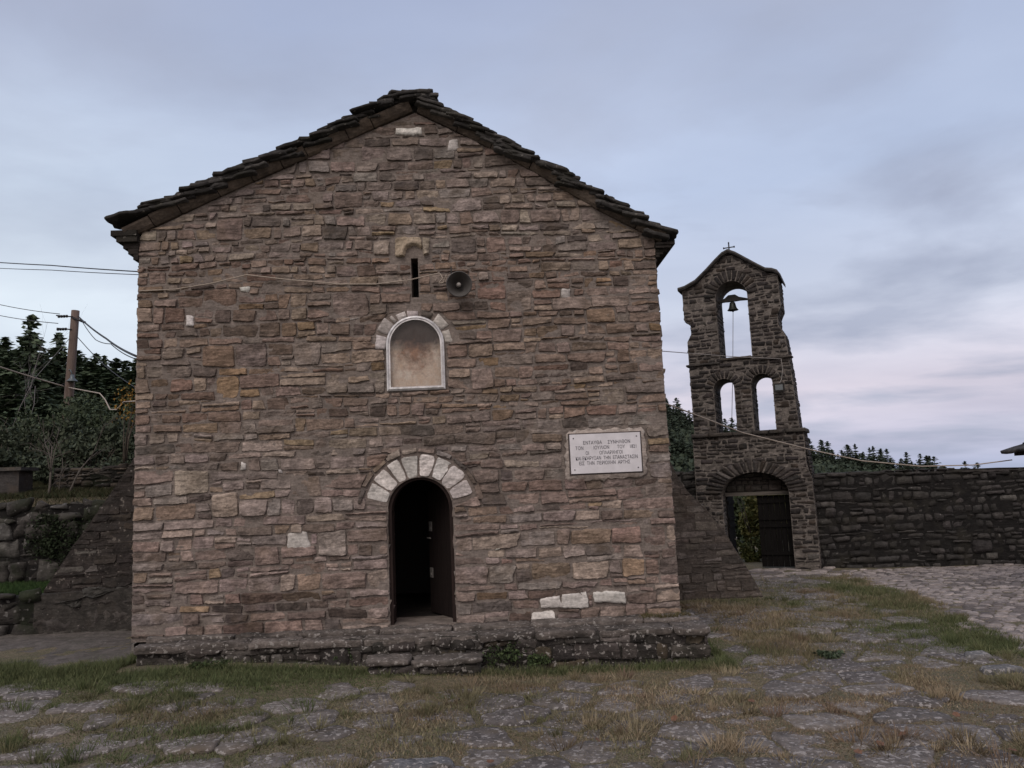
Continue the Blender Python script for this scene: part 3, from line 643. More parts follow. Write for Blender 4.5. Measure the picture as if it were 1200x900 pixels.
# raking verge moulding under the slates
vm = Acc(); r = np.random.default_rng(14)
def moulding(lowpts, seed, sgn):
    r = np.random.default_rng(seed); pts = [np.array(p) for p in lowpts]
    seg = [np.linalg.norm(pts[i + 1] - pts[i]) for i in range(len(pts) - 1)]; cum = np.r_[0, np.cumsum(seg)]; s = 0
    P = lambda q: np.array([np.interp(q, cum, [p[0] for p in pts]), np.interp(q, cum, [p[1] for p in pts])])
    while s < cum[-1] - 0.02:
        e = min(cum[-1], s + r.uniform(0.36, 0.62))
        if cum[-1] - e < 0.2: e = cum[-1]
        a, b = P(s + 0.006), P(e - 0.006); d = (b - a) / np.linalg.norm(b - a); nn = np.array([-d[1], d[0]]); nn = nn if nn[1] > 0 else -nn
        h = r.uniform(0.125, 0.15); o = r.normal(0, 0.006)
        prof = [(0.05, 0.0), (-0.04, 0.0), (-0.075, 0.03), (-0.115 + o, h * 0.75), (-0.115 + o, h), (0.05, h)]   # y (out is negative), up
        V = []; m = len(prof)
        for p in (a, b):
            for yy, hh in prof: V.append((p[0] + nn[0] * hh, yy, p[1] + nn[1] * hh))
        V = np.array(V); V = V + 0.005 * np.stack([vn(V[:, 0] * 9, V[:, 2] * 9, seed + k) for k in range(3)], 1)
        fs = [(i, (i + 1) % m, m + (i + 1) % m, m + i) for i in range(m)] + [tuple(range(m))[::-1], tuple(range(m, 2 * m))]
        vm.add(V, fs if sgn > 0 else [f[::-1] for f in fs], np.array((0.145, 0.118, 0.097)) * r.uniform(0.8, 1.25)); s = e
moulding([fp(*p, 0.03) for p in ((150, 280), (177, 267), (273, 223), (366, 183), (430, 154), (484, 130))], 3, 1)
moulding([fp(*p, 0.03) for p in ((488, 131), (557, 165), (620, 198), (701, 246), (775, 284))], 4, -1)
vm.build('verge_moulding', stone_mat('verge_stone', vary=0.45, stain_amt=0.2, lich_amt=0.3, dark_amt=0.8, bump=0.6), chapel, smooth=False)
# eaves: corbelled stone courses under the overhanging slates along both flanks
for sgn, xw, tip, zw in ((-1, WL + 0.02, fp(127, 268, OFF), fp(160, 305, 0)[1]), (1, WR - 0.03, fp(792, 281, OFF), fp(768, 302, 0)[1])):
    ea = Acc()
    for k in range(5):
        f0, f1 = k / 5, (k + 1) / 5; xo = xw + (tip[0] - xw) * f1; z0_ = zw + (tip[1] - zw) * f0; z1_ = zw + (tip[1] - zw) * f1 - 0.004
        ea.box(min(xw, xo), max(xw, xo), -0.10 + 0.015 * (4 - k) if k > 2 else -0.03, LEN, z0_, z1_, np.array((0.03, 0.026, 0.024)) * (1 + 0.2 * (k % 2)))
    ea.build('eave_corbel', M_slate, chapel, smooth=False)

# ledge along the front ------------------------------------------------------
LX0, LX1 = -3.38, 3.33
YFx = lambda X: -0.42 - 0.36 * (np.asarray(X) - LX0) / (LX1 - LX0)
lb = Acc(); lb.box(LX0 + 0.03, LX1 - 0.03, 0, 1, -0.2, 0.40, (0.06, 0.055, 0.05), lambda v: np.stack([v[:, 0], np.where(v[:, 1] < 0.5, YFx(v[:, 0]) + 0.03, -0.005), v[:, 2]], 1))
PAL_L = [(4, (0.085, 0.075, 0.07)), (3, (0.058, 0.052, 0.05)), (2, (0.12, 0.105, 0.10)), (1, (0.10, 0.082, 0.06)), (0.4, (0.2, 0.185, 0.175))]
walling(lb, [[(LX0, -0.15), (LX1, -0.15), (LX1, 0.36), (LX0, 0.36)]], lambda X, Z, d: np.stack([X, YFx(X) - d, Z], 1), lambda z: (0.08, 0.2), lambda z: (0.14, 0.6), PAL_L, 71, cell=0.025, gap=(0.002, 0.014), D=(-0.005, 0.022), wave=0.04, lump=0.02, rag=0.014, cj=0.012)
for sx_, x_ in ((-1, LX0 + 0.03), (1, LX1 - 0.03)):
    walling(lb, [[(float(YFx(x_)), -0.15), (0, -0.15), (0, 0.38), (float(YFx(x_)), 0.38)]], (lambda X, Z, d, sx_=sx_, x_=x_: np.stack([x_ + sx_ * d, X, Z], 1)), lambda z: (0.1, 0.19), lambda z: (0.15, 0.4), PAL_L, 75 + sx_, cell=0.035, D=(0.0, 0.04), lump=0.014)
r = np.random.default_rng(17)
for row in range(2):
    x = LX0 - 0.02
    while x < LX1:
        L_ = r.uniform(0.6, 1.5); xe = min(LX1 + 0.03, x + L_)
        if LX1 - xe < 0.25: xe = LX1 + 0.03
        ya, yb = (float(YFx(x)) - 0.04, float(YFx(x)) * 0.5) if row == 0 else (float(YFx(x)) * 0.5 + 0.01, -0.01)
        zt = 0.385 + (0.03 if row else 0) + r.normal(0, 0.008)
        lb.prism(quad_ring([(x + .006, ya + r.normal(0, .02)), (xe - .006, ya + r.normal(0, .02)), (xe - .006, yb), (x + .006, yb)], seg=0.06, jit=0.008, rnd=0.03, r=r), (0, 0, zt), (1, 0, 0), (0, 1, r.normal(0.02, 0.01)), (0, 0, 1), -0.035, 0.042, np.array((0.21, 0.185, 0.17)) * r.uniform(0.7, 1.15), bev=0.012, rough=0.016, seed=r.uniform(0, 99))
        x = xe
lb.build('front_ledge', M_ledge, chapel)

# buttresses ------------------------------------------------------------------
def to_local(P): q = np.asarray(P) - CO; V3 = np.array([math.sin(TH), -math.cos(TH), 0]); return np.array([q @ CU, -(q @ V3), q[2]])
PAL_B = [(4, (0.15, 0.13, 0.117)), (3, (0.19, 0.165, 0.148)), (2, (0.115, 0.10, 0.092)), (1, (0.23, 0.205, 0.19))]
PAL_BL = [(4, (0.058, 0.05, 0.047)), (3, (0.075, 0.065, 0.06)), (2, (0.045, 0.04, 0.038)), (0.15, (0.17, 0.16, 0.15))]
def buttress(pxs, Y, wall_x, ztop, zbase, depth, pal, seed, hf_, wf_, matm, mats, name, sgn):
    prof = [to_local(at_y(x, y, Y)) for x, y in pxs]; y0 = float(np.mean([p[1] for p in prof])); pts = [(float(p[0]), float(p[2])) for p in prof]
    loop = [(wall_x, zbase), (pts[0][0], zbase)] + pts + [(wall_x, ztop)]
    if sgn < 0: loop = loop[::-1]
    A = Acc(); slab_with_holes(A, [loop], y0, y0 + depth, np.array(pal[0][1]) * 0.8); b = A.build(name, matm, chapel, smooth=False)
    S = Acc(); walling(S, [loop], lambda X, Z, d: np.stack([X, y0 - d, Z], 1), hf_, wf_, pal, seed, cell=0.035, gap=(0.008, 0.024), D=(0.006, 0.024), wave=0.04, jump=0.08, lump=0.009, rag=0.008)
    # sloping outer face
    frn = lambda X, Z, d: np.stack([np.interp(Z, [p[1] for p in pts], [p[0] for p in pts]) + sgn * d, y0 + X, Z], 1)
    zz = [p[1] for p in pts]
    walling(S, [[(0.02, min(zz)), (depth - .02, min(zz)), (depth - .02, max(zz)), (0.02, max(zz))]], frn if zz[0] < zz[-1] else frn, hf_, wf_, pal, seed + 1, cell=0.06, gap=(0.012, 0.03), D=(0.01, 0.03), wave=0.03)
    S.build('buttress_stones', mats, b, smooth=False); return b
buttress([(897, 704), (886, 683), (869, 655), (848, 622), (826, 596), (806, 576), (796, 563)], 14.35, WR - 0.02, 4.6, -0.1, 1.3, PAL_B, 81, lambda z: (0.10, 0.18), lambda z: (0.16, 0.5), M_mortar, M_tow, 'buttress', 1)
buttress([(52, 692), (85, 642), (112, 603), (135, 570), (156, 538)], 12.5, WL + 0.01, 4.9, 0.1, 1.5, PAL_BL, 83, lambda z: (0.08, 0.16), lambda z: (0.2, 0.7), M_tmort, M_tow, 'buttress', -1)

# niche, painting, frame --------------------------------------------------------
def fresco_mat():
    m, nt, b = new_mat('faded_fresco'); co = nt.nodes.new('ShaderNodeTexCoord').outputs['Object']
    n1 = _noise(nt, co, 8, 6, 0.65); n2 = _noise(nt, co, 11, 5, 0.6); n3 = _noise(nt, co, 40, 4, 0.6)
    sx_ = nt.nodes.new('ShaderNodeSeparateXYZ'); nt.links.new(co, sx_.inputs[0])
    c = _ramp(nt, n1.outputs[0], 0.35, 0.65, (0.76, 0.61, 0.48), (0.88, 0.80, 0.71)).outputs[0]
    # painted figure: a darker, redder worn shape in the middle of the upper half (pigment of the painting)
    dx = nt.nodes.new('ShaderNodeVectorMath'); dx.operation = 'MULTIPLY_ADD'; nt.links.new(co, dx.inputs[0]); dx.inputs[1].default_value = (2.5, 0, 2.3); dx.inputs[2].default_value = (0.12, 0, -3.93 * 2.3)
    ln = nt.nodes.new('ShaderNodeVectorMath'); ln.operation = 'LENGTH'; nt.links.new(dx.outputs[0], ln.inputs[0])
    ad = nt.nodes.new('ShaderNodeMath'); ad.operation = 'MULTIPLY_ADD'; nt.links.new(n2.outputs[0], ad.inputs[0]); ad.inputs[1].default_value = 1.5; nt.links.new(ln.outputs[1], ad.inputs[2])
    f = _ramp(nt, ad.outputs[0], 1.25, 0.95) if False else _ramp(nt, ad.outputs[0], 0.9, 1.0)
    f.color_ramp.elements[0].position = 0.98; f.color_ramp.elements[0].color = (0.75, 0.75, 0.75, 1); f.color_ramp.elements[1].position = 1.0
    div = nt.nodes.new('ShaderNodeMath'); div.operation = 'DIVIDE'; nt.links.new(ad.outputs[0], div.inputs[0]); div.inputs[1].default_value = 2.2
    f2 = _ramp(nt, div.outputs[0], 0.44, 0.70, (0.8,) * 3, (0,) * 3).outputs[0]
    fig = _ramp(nt, n1.outputs[0], 0.4, 0.6, (0.10, 0.05, 0.04), (0.42, 0.20, 0.10)).outputs[0]
    c = _mix(nt, f2, c, fig)
    # shadow of the niche over the upper arch, put into the painting's colour
    ad2 = nt.nodes.new('ShaderNodeMath'); ad2.operation = 'MULTIPLY_ADD'; nt.links.new(n2.outputs[0], ad2.inputs[0]); ad2.inputs[1].default_value = 0.30; nt.links.new(sx_.outputs[2], ad2.inputs[2])
    mr = nt.nodes.new('ShaderNodeMapRange'); nt.links.new(ad2.outputs[0], mr.inputs[0]); mr.inputs[1].default_value = 4.07; mr.inputs[2].default_value = 4.22; mr.inputs[3].default_value = 0; mr.inputs[4].default_value = 0.93
    c = _mix(nt, mr.outputs[0], c, (0.055, 0.045, 0.045))
    c = _mix(nt, 1.0, c, _ramp(nt, n3.outputs[0], 0.3, 0.7, (0.85,) * 3, (1.1,) * 3).outputs[0], 'MULTIPLY')
    nt.links.new(c, b.inputs['Base Color']); return m
nb = Acc(); slab_with_holes(nb, [arch_loop(-0.40, 0.33, 3.41, 3.99, 0.36, 20)], 0.075, 0.14, (.4, .3, .25))
painting = nb.build('painting', fresco_mat(), chapel, smooth=False); setp(painting, label='faded cream and rust wall painting inside the arched niche')
fr_ = Acc(); cxn = -0.035
def frame_path(rx, rz, x0, x1, zb):
    return [(x1, zb), (x1, 3.97)] + [(cxn + rx * math.cos(a), 3.99 + rz * math.sin(a)) for a in np.linspace(0, math.pi, 22)] + [(x0, 3.97), (x0, zb)]
outer = frame_path(0.375, 0.375, cxn - 0.375, cxn + 0.375, 3.39); inner = frame_path(0.325, 0.325, cxn - 0.325, cxn + 0.325, 3.44)
n_ = len(outer)
ringloop = [outer[::1], inner[::1]]
V = []; 
for (xo, zo), (xi, zi) in zip(outer, inner):
    xm, zm_ = (xo + xi) / 2, (zo + zi) / 2
    V += [(xo, 0.02, zo), (xo, -0.035, zo), (xm, -0.05, zm_), (xm + (xi - xm) * .25, -0.036, zm_ + (zi - zm_) * .25), (xi, -0.036, zi), (xi, 0.02, zi)]
m_ = 6; fs = []
for i in range(n_):
    j = (i + 1) % n_
    for k in range(m_): fs.append((i * m_ + k, i * m_ + (k + 1) % m_, j * m_ + (k + 1) % m_, j * m_ + k))
fr_.add(V, fs, (.6, .6, .6))
frame = fr_.build('niche_frame', plain_mat('brushed_aluminium', (0.52, 0.52, 0.53), 0.4, 0.5, 0.3, 14), chapel, smooth=False)
for f in frame.data.polygons: f.use_smooth = False
gm, gnt, gb = new_mat('clear_glass'); gnt.nodes.remove(gb)
tr_ = gnt.nodes.new('ShaderNodeBsdfTransparent'); gl_ = gnt.nodes.new('ShaderNodeBsdfGlossy'); gl_.inputs['Roughness'].default_value = 0.03; fz = gnt.nodes.new('ShaderNodeFresnel'); fz.inputs[0].default_value = 1.45
mxg = gnt.nodes.new('ShaderNodeMixShader'); gnt.links.new(fz.outputs[0], mxg.inputs[0]); gnt.links.new(tr_.outputs[0], mxg.inputs[1]); gnt.links.new(gl_.outputs[0], mxg.inputs[2]); gnt.links.new(mxg.outputs[0], gnt.nodes['Material Output'].inputs[0])
ga = Acc(); gl_loop = arch_loop(cxn - 0.33, cxn + 0.33, 3.44, 3.99, 0.33, 20); ga.add([(p[0], -0.012, p[1]) for p in gl_loop], [tuple(range(len(gl_loop)))], (1, 1, 1)); ga.build('glass_pane', gm, frame, smooth=False)
# surround: irregular whitish blocks left and right, brown ones over the top
nbk = Acc()
for (a0, a1, r0, r1, wh) in ((2, 27, .385, .50, 1), (29, 55, .385, .52, 1), (57, 80, .385, .49, 0), (82, 103, .385, .47, 1), (105, 122, .385, .49, 1), (124, 132, .40, .52, 1), (133, 158, .385, .55, 1), (160, 186, .385, .54, 1)):
    p = lambda rad, an: (cxn + rad * math.cos(math.radians(an)), 3.98 + rad * math.sin(math.radians(an)))
    if wh: na = Acc()
    face_stone(na if wh else nbk, [p(r0, a1), p(r0, a0), p(r1, a0 + 1), p(r1, a1 - 1)], frf, 0.022, pick([(1, (0.50, 0.47, 0.46)), (1, (0.40, 0.37, 0.36))] if wh else PAL_F, rr), rr, 0.025)
    if wh: na.build('niche_block', M_white, chapel)
for x0, x1, z0_, z1_ in ((-0.60, -0.44, 3.4, 3.62), (-0.62, -0.44, 3.64, 3.9), (0.37, 0.52, 3.4, 3.55), (0.37, 0.56, 3.57, 3.75), (0.37, 0.5, 3.77, 3.96)): pass
nbk.build('niche_stones', M_fac, chapel)
# carved stone over the slit window
cv = Acc()
def frc(X, Z, d):
    rr_ = np.hypot(X + 0.02, Z - 5.19); arch = np.exp(-((rr_ - 0.16) / 0.035) ** 2) * 0.05 - 0.05 * (rr_ < 0.125)
    return np.stack([X, -(d + arch * (d > 0.01) + 0.012 * vn(X * 30, Z * 30, 2) * (d > 0.01)), Z], 1)
face_stone(cv, [(-0.27, 5.17), (0.09, 5.17), (0.10, 5.43), (-0.26, 5.44)], frc, 0.03, (0.36, 0.30, 0.23), rr, 0.014)
face_stone(cv, [(0.09, 5.17), (0.185, 5.19), (0.20, 5.42), (0.10, 5.43)], frc, 0.028, (0.30, 0.26, 0.21), rr, 0.014)
setp(cv.build('carved_stone', stone_mat('carved_limestone', gain=0.95, vary=0.4, stain_amt=0.3, lich_amt=0.3, dark_amt=0.5, bump=0.9), chapel), label='tan carved relief stone over the slit window')
# dark backing of the slit
sb = Acc(); sb.box(-0.09, 0.05, 0.5, 0.6, 4.55, 5.2, (0.01, 0.01, 0.01)); sb.build('slit_window', M_black, chapel, smooth=False)
# door: dark wooden leaf swung inwards on the right jamb
dr = empty('door', (DX1 - 0.05, 0.31, 0)); dr.parent = chapel; dr.rotation_euler = (0, 0, math.radians(-62))
setp(dr, label='dark brown wooden door leaf swung inwards')
M_door = wood_mat('dark_stained_wood', (0.006, 0.0035, 0.0035), (0.013, 0.008, 0.0075))
dl = Acc()
for k in range(5): dl.box(-0.73 + k * 0.145, -0.73 + (k + 1) * 0.145 - 0.006, 0, 0.045, 0.47, 2.18 - 0.03 * abs(k - 2) ** 1.6, (.02, .01, .01))
for zz in (0.7, 1.3, 1.9): dl.box(-0.71, -0.02, 0.046, 0.07, zz, zz + 0.12, (.02, .01, .01))
dl.build('door_leaf', M_door, dr, smooth=False)
lk = plain_mat('worn_steel', (0.30, 0.29, 0.28), 0.5, 0.6)
for zz, hh in ((1.55, 0.13), (0.93, 0.13)):
    q = Acc(); q.box(-0.70, -0.61, -0.012, -0.001, zz, zz + hh, (.3, .3, .3)); q.box(-0.67, -0.64, -0.022, -0.012, zz + .03, zz + .06, (.1, .1, .1)); q.build('lock_plate', lk, dr, smooth=False)
q = Acc(); q.tube([(-0.67, -0.001, 1.46), (-0.67, -0.05, 1.46), (-0.55, -0.055, 1.46)], 0.009, n=8); q.build('handle', lk, dr)

# lower step in front of the doorway
step = empty('doorstep', tuple(CO + CU * 0.05 - np.array([-math.sin(TH), math.cos(TH), 0]) * 0.78), TH, label='low lichen covered stone step below the chapel doorway', cat='step')
sa = Acc(); r = np.random.default_rng(33)
x = -0.66
walling(sa, [[(-0.62, -0.1), (0.64, -0.1), (0.64, 0.15), (-0.62, 0.15)]], lambda X, Z, d: np.stack([X, -0.16 - d, Z], 1), lambda z: (0.1, 0.16), lambda z: (0.2, 0.5), PAL_L, 79, cell=0.025, gap=(0.003, 0.015), D=(0.0, 0.02), lump=0.018, rag=0.012)
sa.box(-0.62, 0.64, -0.15, 0.17, -0.1, 0.15, (0.05, 0.046, 0.044))
for L_, col_ in ((0.52, 1.0), (0.81, .9)):
    sa.prism(quad_ring([(x + .008, -0.19 + r.normal(0, .012)), (x + L_ - .008, -0.19 + r.normal(0, .012)), (x + L_ - .008, 0.17), (x + .008, 0.17)], seg=0.05, jit=0.007, rnd=0.03, r=r), (0, 0, 0.18 + r.normal(0, .012)), (1, 0, r.normal(0, .02)), (0, 1, 0), (0, 0, 1), -0.035, 0.03, np.array((0.20, 0.178, 0.165)) * col_, bev=0.014, rough=0.02, seed=r.uniform(0, 99)); x += L_
sa.build('step_stones', M_ledge, step)

# marble plaque -------------------------------------------------------------------
pw = to_local(on_plane(709, 531, CO, CN)); pang = 0.0
pq = empty('plaque', tuple(CO + CU * pw[0] + np.array([0, 0, pw[2]])), TH, label='white marble memorial plaque with engraved Greek inscription in a rough mortar surround', cat='plaque')
A = Acc(); 
ring = quad_ring([(-0.53, -0.35), (0.51, -0.33), (0.53, 0.31), (-0.50, 0.31)], seg=0.05, jit=0.014, rnd=0.05)
A.prism(ring, (0, 0, 0), (1, 0, 0), (0, 0, 1), (0, -1, 0), -0.01, 0.045, (0.33, 0.29, 0.265), bev=0.02, rough=0.006)
A.build('mortar_surround', stone_mat('plaque_mortar', gain=1.0, vary=0.25, stain_amt=0.1, lich=(0.6, 0.68), lich_amt=0.5, dark_amt=0.3, bump=0.6), pq)
TW, THH = 0.905, 0.50
A = Acc(); A.box(-TW / 2, TW / 2, -0.066, -0.03, -THH / 2, THH / 2, (0.62, 0.62, 0.65)); mt = A.build('marble_tablet', plain_mat('white_marble', (0.56, 0.56, 0.60), 0.45, 0, 0.12, 5), pq, smooth=False)
A = Acc(); A.box(-TW / 2 - .018, TW / 2 + .018, -0.050, -0.03, -THH / 2 - .018, THH / 2 + .014, (.05, .045, .045)); A.build('joint', plain_mat('dark_joint', (0.06, 0.05, 0.05), 0.9), pq, smooth=False)
M_ink = plain_mat('engraved_paint', (0.06, 0.06, 0.08), 0.8)
def text_obj(name, body, x, z, size, parent, y, width=None):
    cu = bpy.data.curves.new(name, 'FONT'); cu.body = body; cu.size = size; cu.align_x = 'CENTER'; cu.align_y = 'CENTER'; cu.extrude = 0.0012
    t = bpy.data.objects.new(name, cu); COL.objects.link(t); bpy.context.view_layer.update()
    me = bpy.data.meshes.new_from_object(t.evaluated_get(bpy.context.evaluated_depsgraph_get())); COL.objects.unlink(t); bpy.data.objects.remove(t)
    o = bpy.data.objects.new(name, me); COL.objects.link(o); o.parent = parent; me.materials.append(M_ink)
    wd = max(v.co.x for v in me.vertices) - min(v.co.x for v in me.vertices); s = (width / wd) if width else 1
    o.rotation_euler = (math.pi / 2, 0, 0); o.location = (x, y, z); o.scale = (s, 1, 1); return o
for body, z, wd, x in (('ΕΝΤΑΥΘΑ     ΣΥΝΗΛΘΟΝ', 0.135, 0.60, 0.02), ('ΤΟΝ         ΙΟΥΛΙΟΝ       ΤΟΥ    1821', 0.070, 0.78, 0.01), ('ΟΙ          ΟΠΛΑΡΧΗΓΟΙ', 0.003, 0.47, -0.02), ('ΚΑΙ ΕΚΗΡΥΞΑΝ  ΤΗΝ  ΕΠΑΝΑΣΤΑΣΙΝ', -0.062, 0.79, 0.01), ('ΕΙΣ  ΤΗΝ  ΠΕΡΙΟΧΗΝ  ΑΡΤΗΣ', -0.125, 0.65, -0.02)):
    text_obj('inscription', body, x, z, 0.062, mt, -0.0672, wd)
for sx_ in (-1, 1):
    for sz in (-1, 1):
        q = Acc(); q.tube([(sx_ * 0.405, -0.064, sz * 0.20), (sx_ * 0.405, -0.071, sz * 0.20)], 0.008, n=8); q.build('stud', M_iron, mt)

# loudspeaker ---------------------------------------------------------------------
hw = to_local(on_plane(538, 333, CO + CN * 0.30, CN))
ls = empty('loudspeaker', tuple(CO + CU * hw[0] + CN * 0.30 + np.array([0, 0, hw[2]])), TH, label='grey horn loudspeaker on an iron bracket beside the slit window', cat='loudspeaker')
def lathe(A, prof, o, ax, n=28, col=(.1, .1, .1)):
    o = np.array(o, float); ax = np.array(ax, float); ax /= np.linalg.norm(ax); e = np.cross(ax, (0, 0, 1.0) if abs(ax[2]) < 0.9 else (0, 1.0, 0)); e /= np.linalg.norm(e); g_ = np.cross(ax, e)
    V = [o + ax * h + rd * (e * math.cos(2 * math.pi * k / n) + g_ * math.sin(2 * math.pi * k / n)) for rd, h in prof for k in range(n)]
    A.add(V, [(i * n + k, i * n + (k + 1) % n, (i + 1) * n + (k + 1) % n, (i + 1) * n + k) for i in range(len(prof) - 1) for k in range(n)], col)
axl = np.array([0.10, -1.0, -0.16])
M_horn = plain_mat('grey_horn_enamel', (0.085, 0.082, 0.08), 0.5, 0.2, 0.2, 9)
A = Acc(); lathe(A, [(0.158, 0.02), (0.166, 0.015), (0.168, 0.005), (0.162, -0.005), (0.13, -0.06), (0.09, -0.12), (0.065, -0.17), (0.06, -0.24), (0.0, -0.24)], (0, 0, 0), axl)
lathe(A, [(0.158, 0.02), (0.15, 0.008), (0.12, -0.05), (0.08, -0.11), (0.055, -0.16), (0.0, -0.165)], (0, 0, 0), axl); A.build('horn', M_horn, ls)
A = Acc(); lathe(A, [(0.0, -0.035), (0.02, -0.037), (0.028, -0.05), (0.032, -0.16)], (0, 0, 0), axl, 16); A.build('driver_cap', plain_mat('pale_grey_cap', (0.30, 0.29, 0.28), 0.5), ls)
A = Acc(); A.tube([(-0.15, 0.28, 0.03), (-0.10, 0.14, 0.15), (-0.02, 0.05, 0.18)], 0.010, n=6); A.tube([(-0.16, 0.28, 0.15), (-0.02, 0.05, 0.18), (0.05, 0.1, 0.11)], 0.010, n=6); A.tube([(-0.10, 0.10, 0.26), (-0.10, 0.14, 0.15), (-0.13, 0.20, -0.06), (0.0, 0.16, 0.0)], 0.009, n=6); A.build('bracket', M_iron, ls)

# ------------------------------------------------------------------ cables
def cable(pts, r, m, label, sag=0.0, n=14, name='cable'):
    P = [np.array(p, float) for p in pts]; out = []
    for i in range(len(P) - 1):
        L_ = np.linalg.norm(P[i + 1] - P[i])
        for t in np.linspace(0, 1, n, endpoint=(i == len(P) - 2)):
            q = P[i] + (P[i + 1] - P[i]) * t; q[2] -= sag * L_ * 4 * t * (1 - t); out.append(q)
    A = Acc(); A.tube(out, r, n=5); o = A.build(name, m); return setp(o, label, 'cable')
ff = lambda x, y, off=0.06: on_plane(x, y, CO + CN * off, CN)
cable([ff(163, 341), ff(205, 339), ff(248, 332), ff(289, 322), ff(340, 328), ff(400, 333), ff(440, 333), ff(480, 328), ff(515, 320, 0.12), ff(519, 326, 0.15), ff(514, 332, 0.12), ff(520, 331, 0.14), ff(523, 322, 0.2)], 0.008, M_cream, 'pale wire strung across the chapel front to the loudspeaker', 0.0, 5)

# ------------------------------------------------------------------ bell tower
TT = math.radians(-24); TO = at_z(932.6, 668, 0.0); TU = np.array([math.cos(TT), math.sin(TT), 0]); TN = np.array([math.sin(TT), -math.cos(TT), 0])
tower = empty('bell_tower', tuple(TO), TT, label='tall dark stone bell gable with three arched openings over a gateway', cat='bell tower')
def tp(x, y, off=0.0):
    q = on_plane(x, y, TO + TN * off, TN) - TO; return (float(q @ TU), float(q[2]))
def tw(x, z, off=0.0): return TO + TU * x + TN * off + np.array([0, 0, z])
TD = 0.95
up_out = [tp(*p) for p in ((814, 511), (807.5, 430), (805.5, 401), (810, 392), (809, 381), (802, 376), (799, 341), (815, 335), (832, 316), (845, 302), (852, 297), (866, 303), (882, 311), (899, 320), (911, 321), (915, 359), (911, 368), (912, 380), (920, 392), (928, 440), (937, 501))]
up_out = up_out[::-1] + []
lo_out = [(tp(822, 668)[0], -0.15), (tp(962, 668)[0], -0.15), tp(961, 650), tp(952, 560), tp(948, 552), tp(945, 540), tp(942, 506), tp(812, 514)]
def opening(l, rgt, top, bl, br):
    L0, R0_, T0, B0, B1 = tp(*l), tp(*rgt), tp(*top), tp(*bl), tp(*br)
    x0 = (L0[0] + B0[0]) / 2; x1 = (R0_[0] + B1[0]) / 2; zb = (B0[1] + B1[1]) / 2; rise = (x1 - x0) / 2
    return x0, x1, zb, T0[1] - rise, rise
O1 = opening((839, 357), (875, 357), (857, 329), (843.6, 421), (883, 418.6))
O2 = opening((836.7, 459), (860, 455), (849, 443.6), (839.5, 507), (864.5, 505))
O3 = opening((879.7, 453), (904, 450.5), (893.6, 437.5), (885, 505), (911, 501))
GX0, GX1 = tp(848, 600)[0], tp(930, 640)[0]; GT = tp(887.5, 553)[1]; GR = 0.48
zcor = tp(880, 507)[1]
AL = [arch_loop(o[0], o[1], o[2], o[3], o[4]) for o in (O1, O2, O3)]; GL = arch_loop(GX0, GX1, -0.1, GT - GR, GR)
zc_ = zcor
fix = lambda L, z: [(p[0], p[1]) for p in L]
ccw = lambda L: L if sum(L[i][0] * L[(i + 1) % len(L)][1] - L[(i + 1) % len(L)][0] * L[i][1] for i in range(len(L))) > 0 else L[::-1]
up_out = ccw(up_out); lo_out = ccw(lo_out)
# make the two storeys meet on the level bed of the cornice
up_out = [(p[0], max(p[1], zc_)) if abs(p[1] - zc_) < 0.25 else p for p in up_out]
up_out = [(p[0], zc_) if p[1] < zc_ + 0.12 else p for p in up_out]
lo_out = [(p[0], zc_ - 0.002) if abs(p[1] - zc_) < 0.25 and p[1] > zc_ - 0.14 else p for p in lo_out]
AL = [AL[0]] + [arch_loop(o[0], o[1], zc_ + 0.03, o[3], o[4]) for o in (O2, O3)]
PAL_T = [(5, (0.064, 0.057, 0.055)), (4, (0.050, 0.045, 0.044)), (3, (0.080, 0.071, 0.067)), (3, (0.040, 0.036, 0.036)), (1, (0.075, 0.06, 0.05)), (0.4, (0.15, 0.137, 0.13))]
frt = lambda X, Z, d: np.stack([X, -d, Z], 1); frtb = lambda X, Z, d: np.stack([X, TD + d, Z], 1)
tb = Acc(); slab_with_holes(tb, [up_out] + AL, 0.0, TD, (0.19, 0.17, 0.155)); slab_with_holes(tb, [lo_out, GL], -0.03, TD + 0.03, (0.19, 0.17, 0.155))
tb.build('tower_wall', M_tmort, tower, smooth=False)
ts = Acc()
rng_cut = lambda o, e: [(o[0], o[2]), (o[1], o[2]), (o[1], o[3] - 0.01)] + [((o[0] + o[1]) / 2 + ((o[1] - o[0]) / 2 + e) * math.cos(a), o[3] + (o[4] + e) * math.sin(a)) for a in np.linspace(0.0, math.pi, 15)] + [(o[0], o[3] - 0.01)]
cutsT = [rng_cut(O1, 0.26)] + [rng_cut((o[0], o[1], zc_ + .03, o[3], o[4]), 0.2) for o in (O2, O3)]
hT = lambda z: (0.08, 0.135); wT = lambda z: (0.13, 0.34)
def reveal(A, o, seed, y0, y1):
    x0, x1, zb, zs_ = o[0], o[1], o[2], o[3]
    for sx_, x_ in ((1, x0), (-1, x1)):
        walling(A, [[(y0, zb), (y1, zb), (y1, zs_), (y0, zs_)]], (lambda X, Z, d, sx_=sx_, x_=x_: np.stack([x_ + sx_ * d, X, Z], 1)), hT, lambda z: (0.2, 0.5), PAL_T, seed + sx_, cell=0.06, gap=(0.012, 0.026), D=(0.004, 0.014))
walling(ts, [up_out] + cutsT, frt, hT, wT, PAL_T, 101, cell=0.035, gap=(0.012, 0.026), D=(0.004, 0.022), wave=0.025, jump=0.08, split=0.18, lump=0.010, rag=0.009)
walling(ts, [lo_out, rng_cut((GX0, GX1, -0.15, GT - GR, GR), 0.28)], lambda X, Z, d: np.stack([X, -0.03 - d, Z], 1), hT, wT, PAL_T, 103, cell=0.035, gap=(0.012, 0.026), D=(0.004, 0.024), wave=0.025, jump=0.08, split=0.18, lump=0.012, rag=0.010)
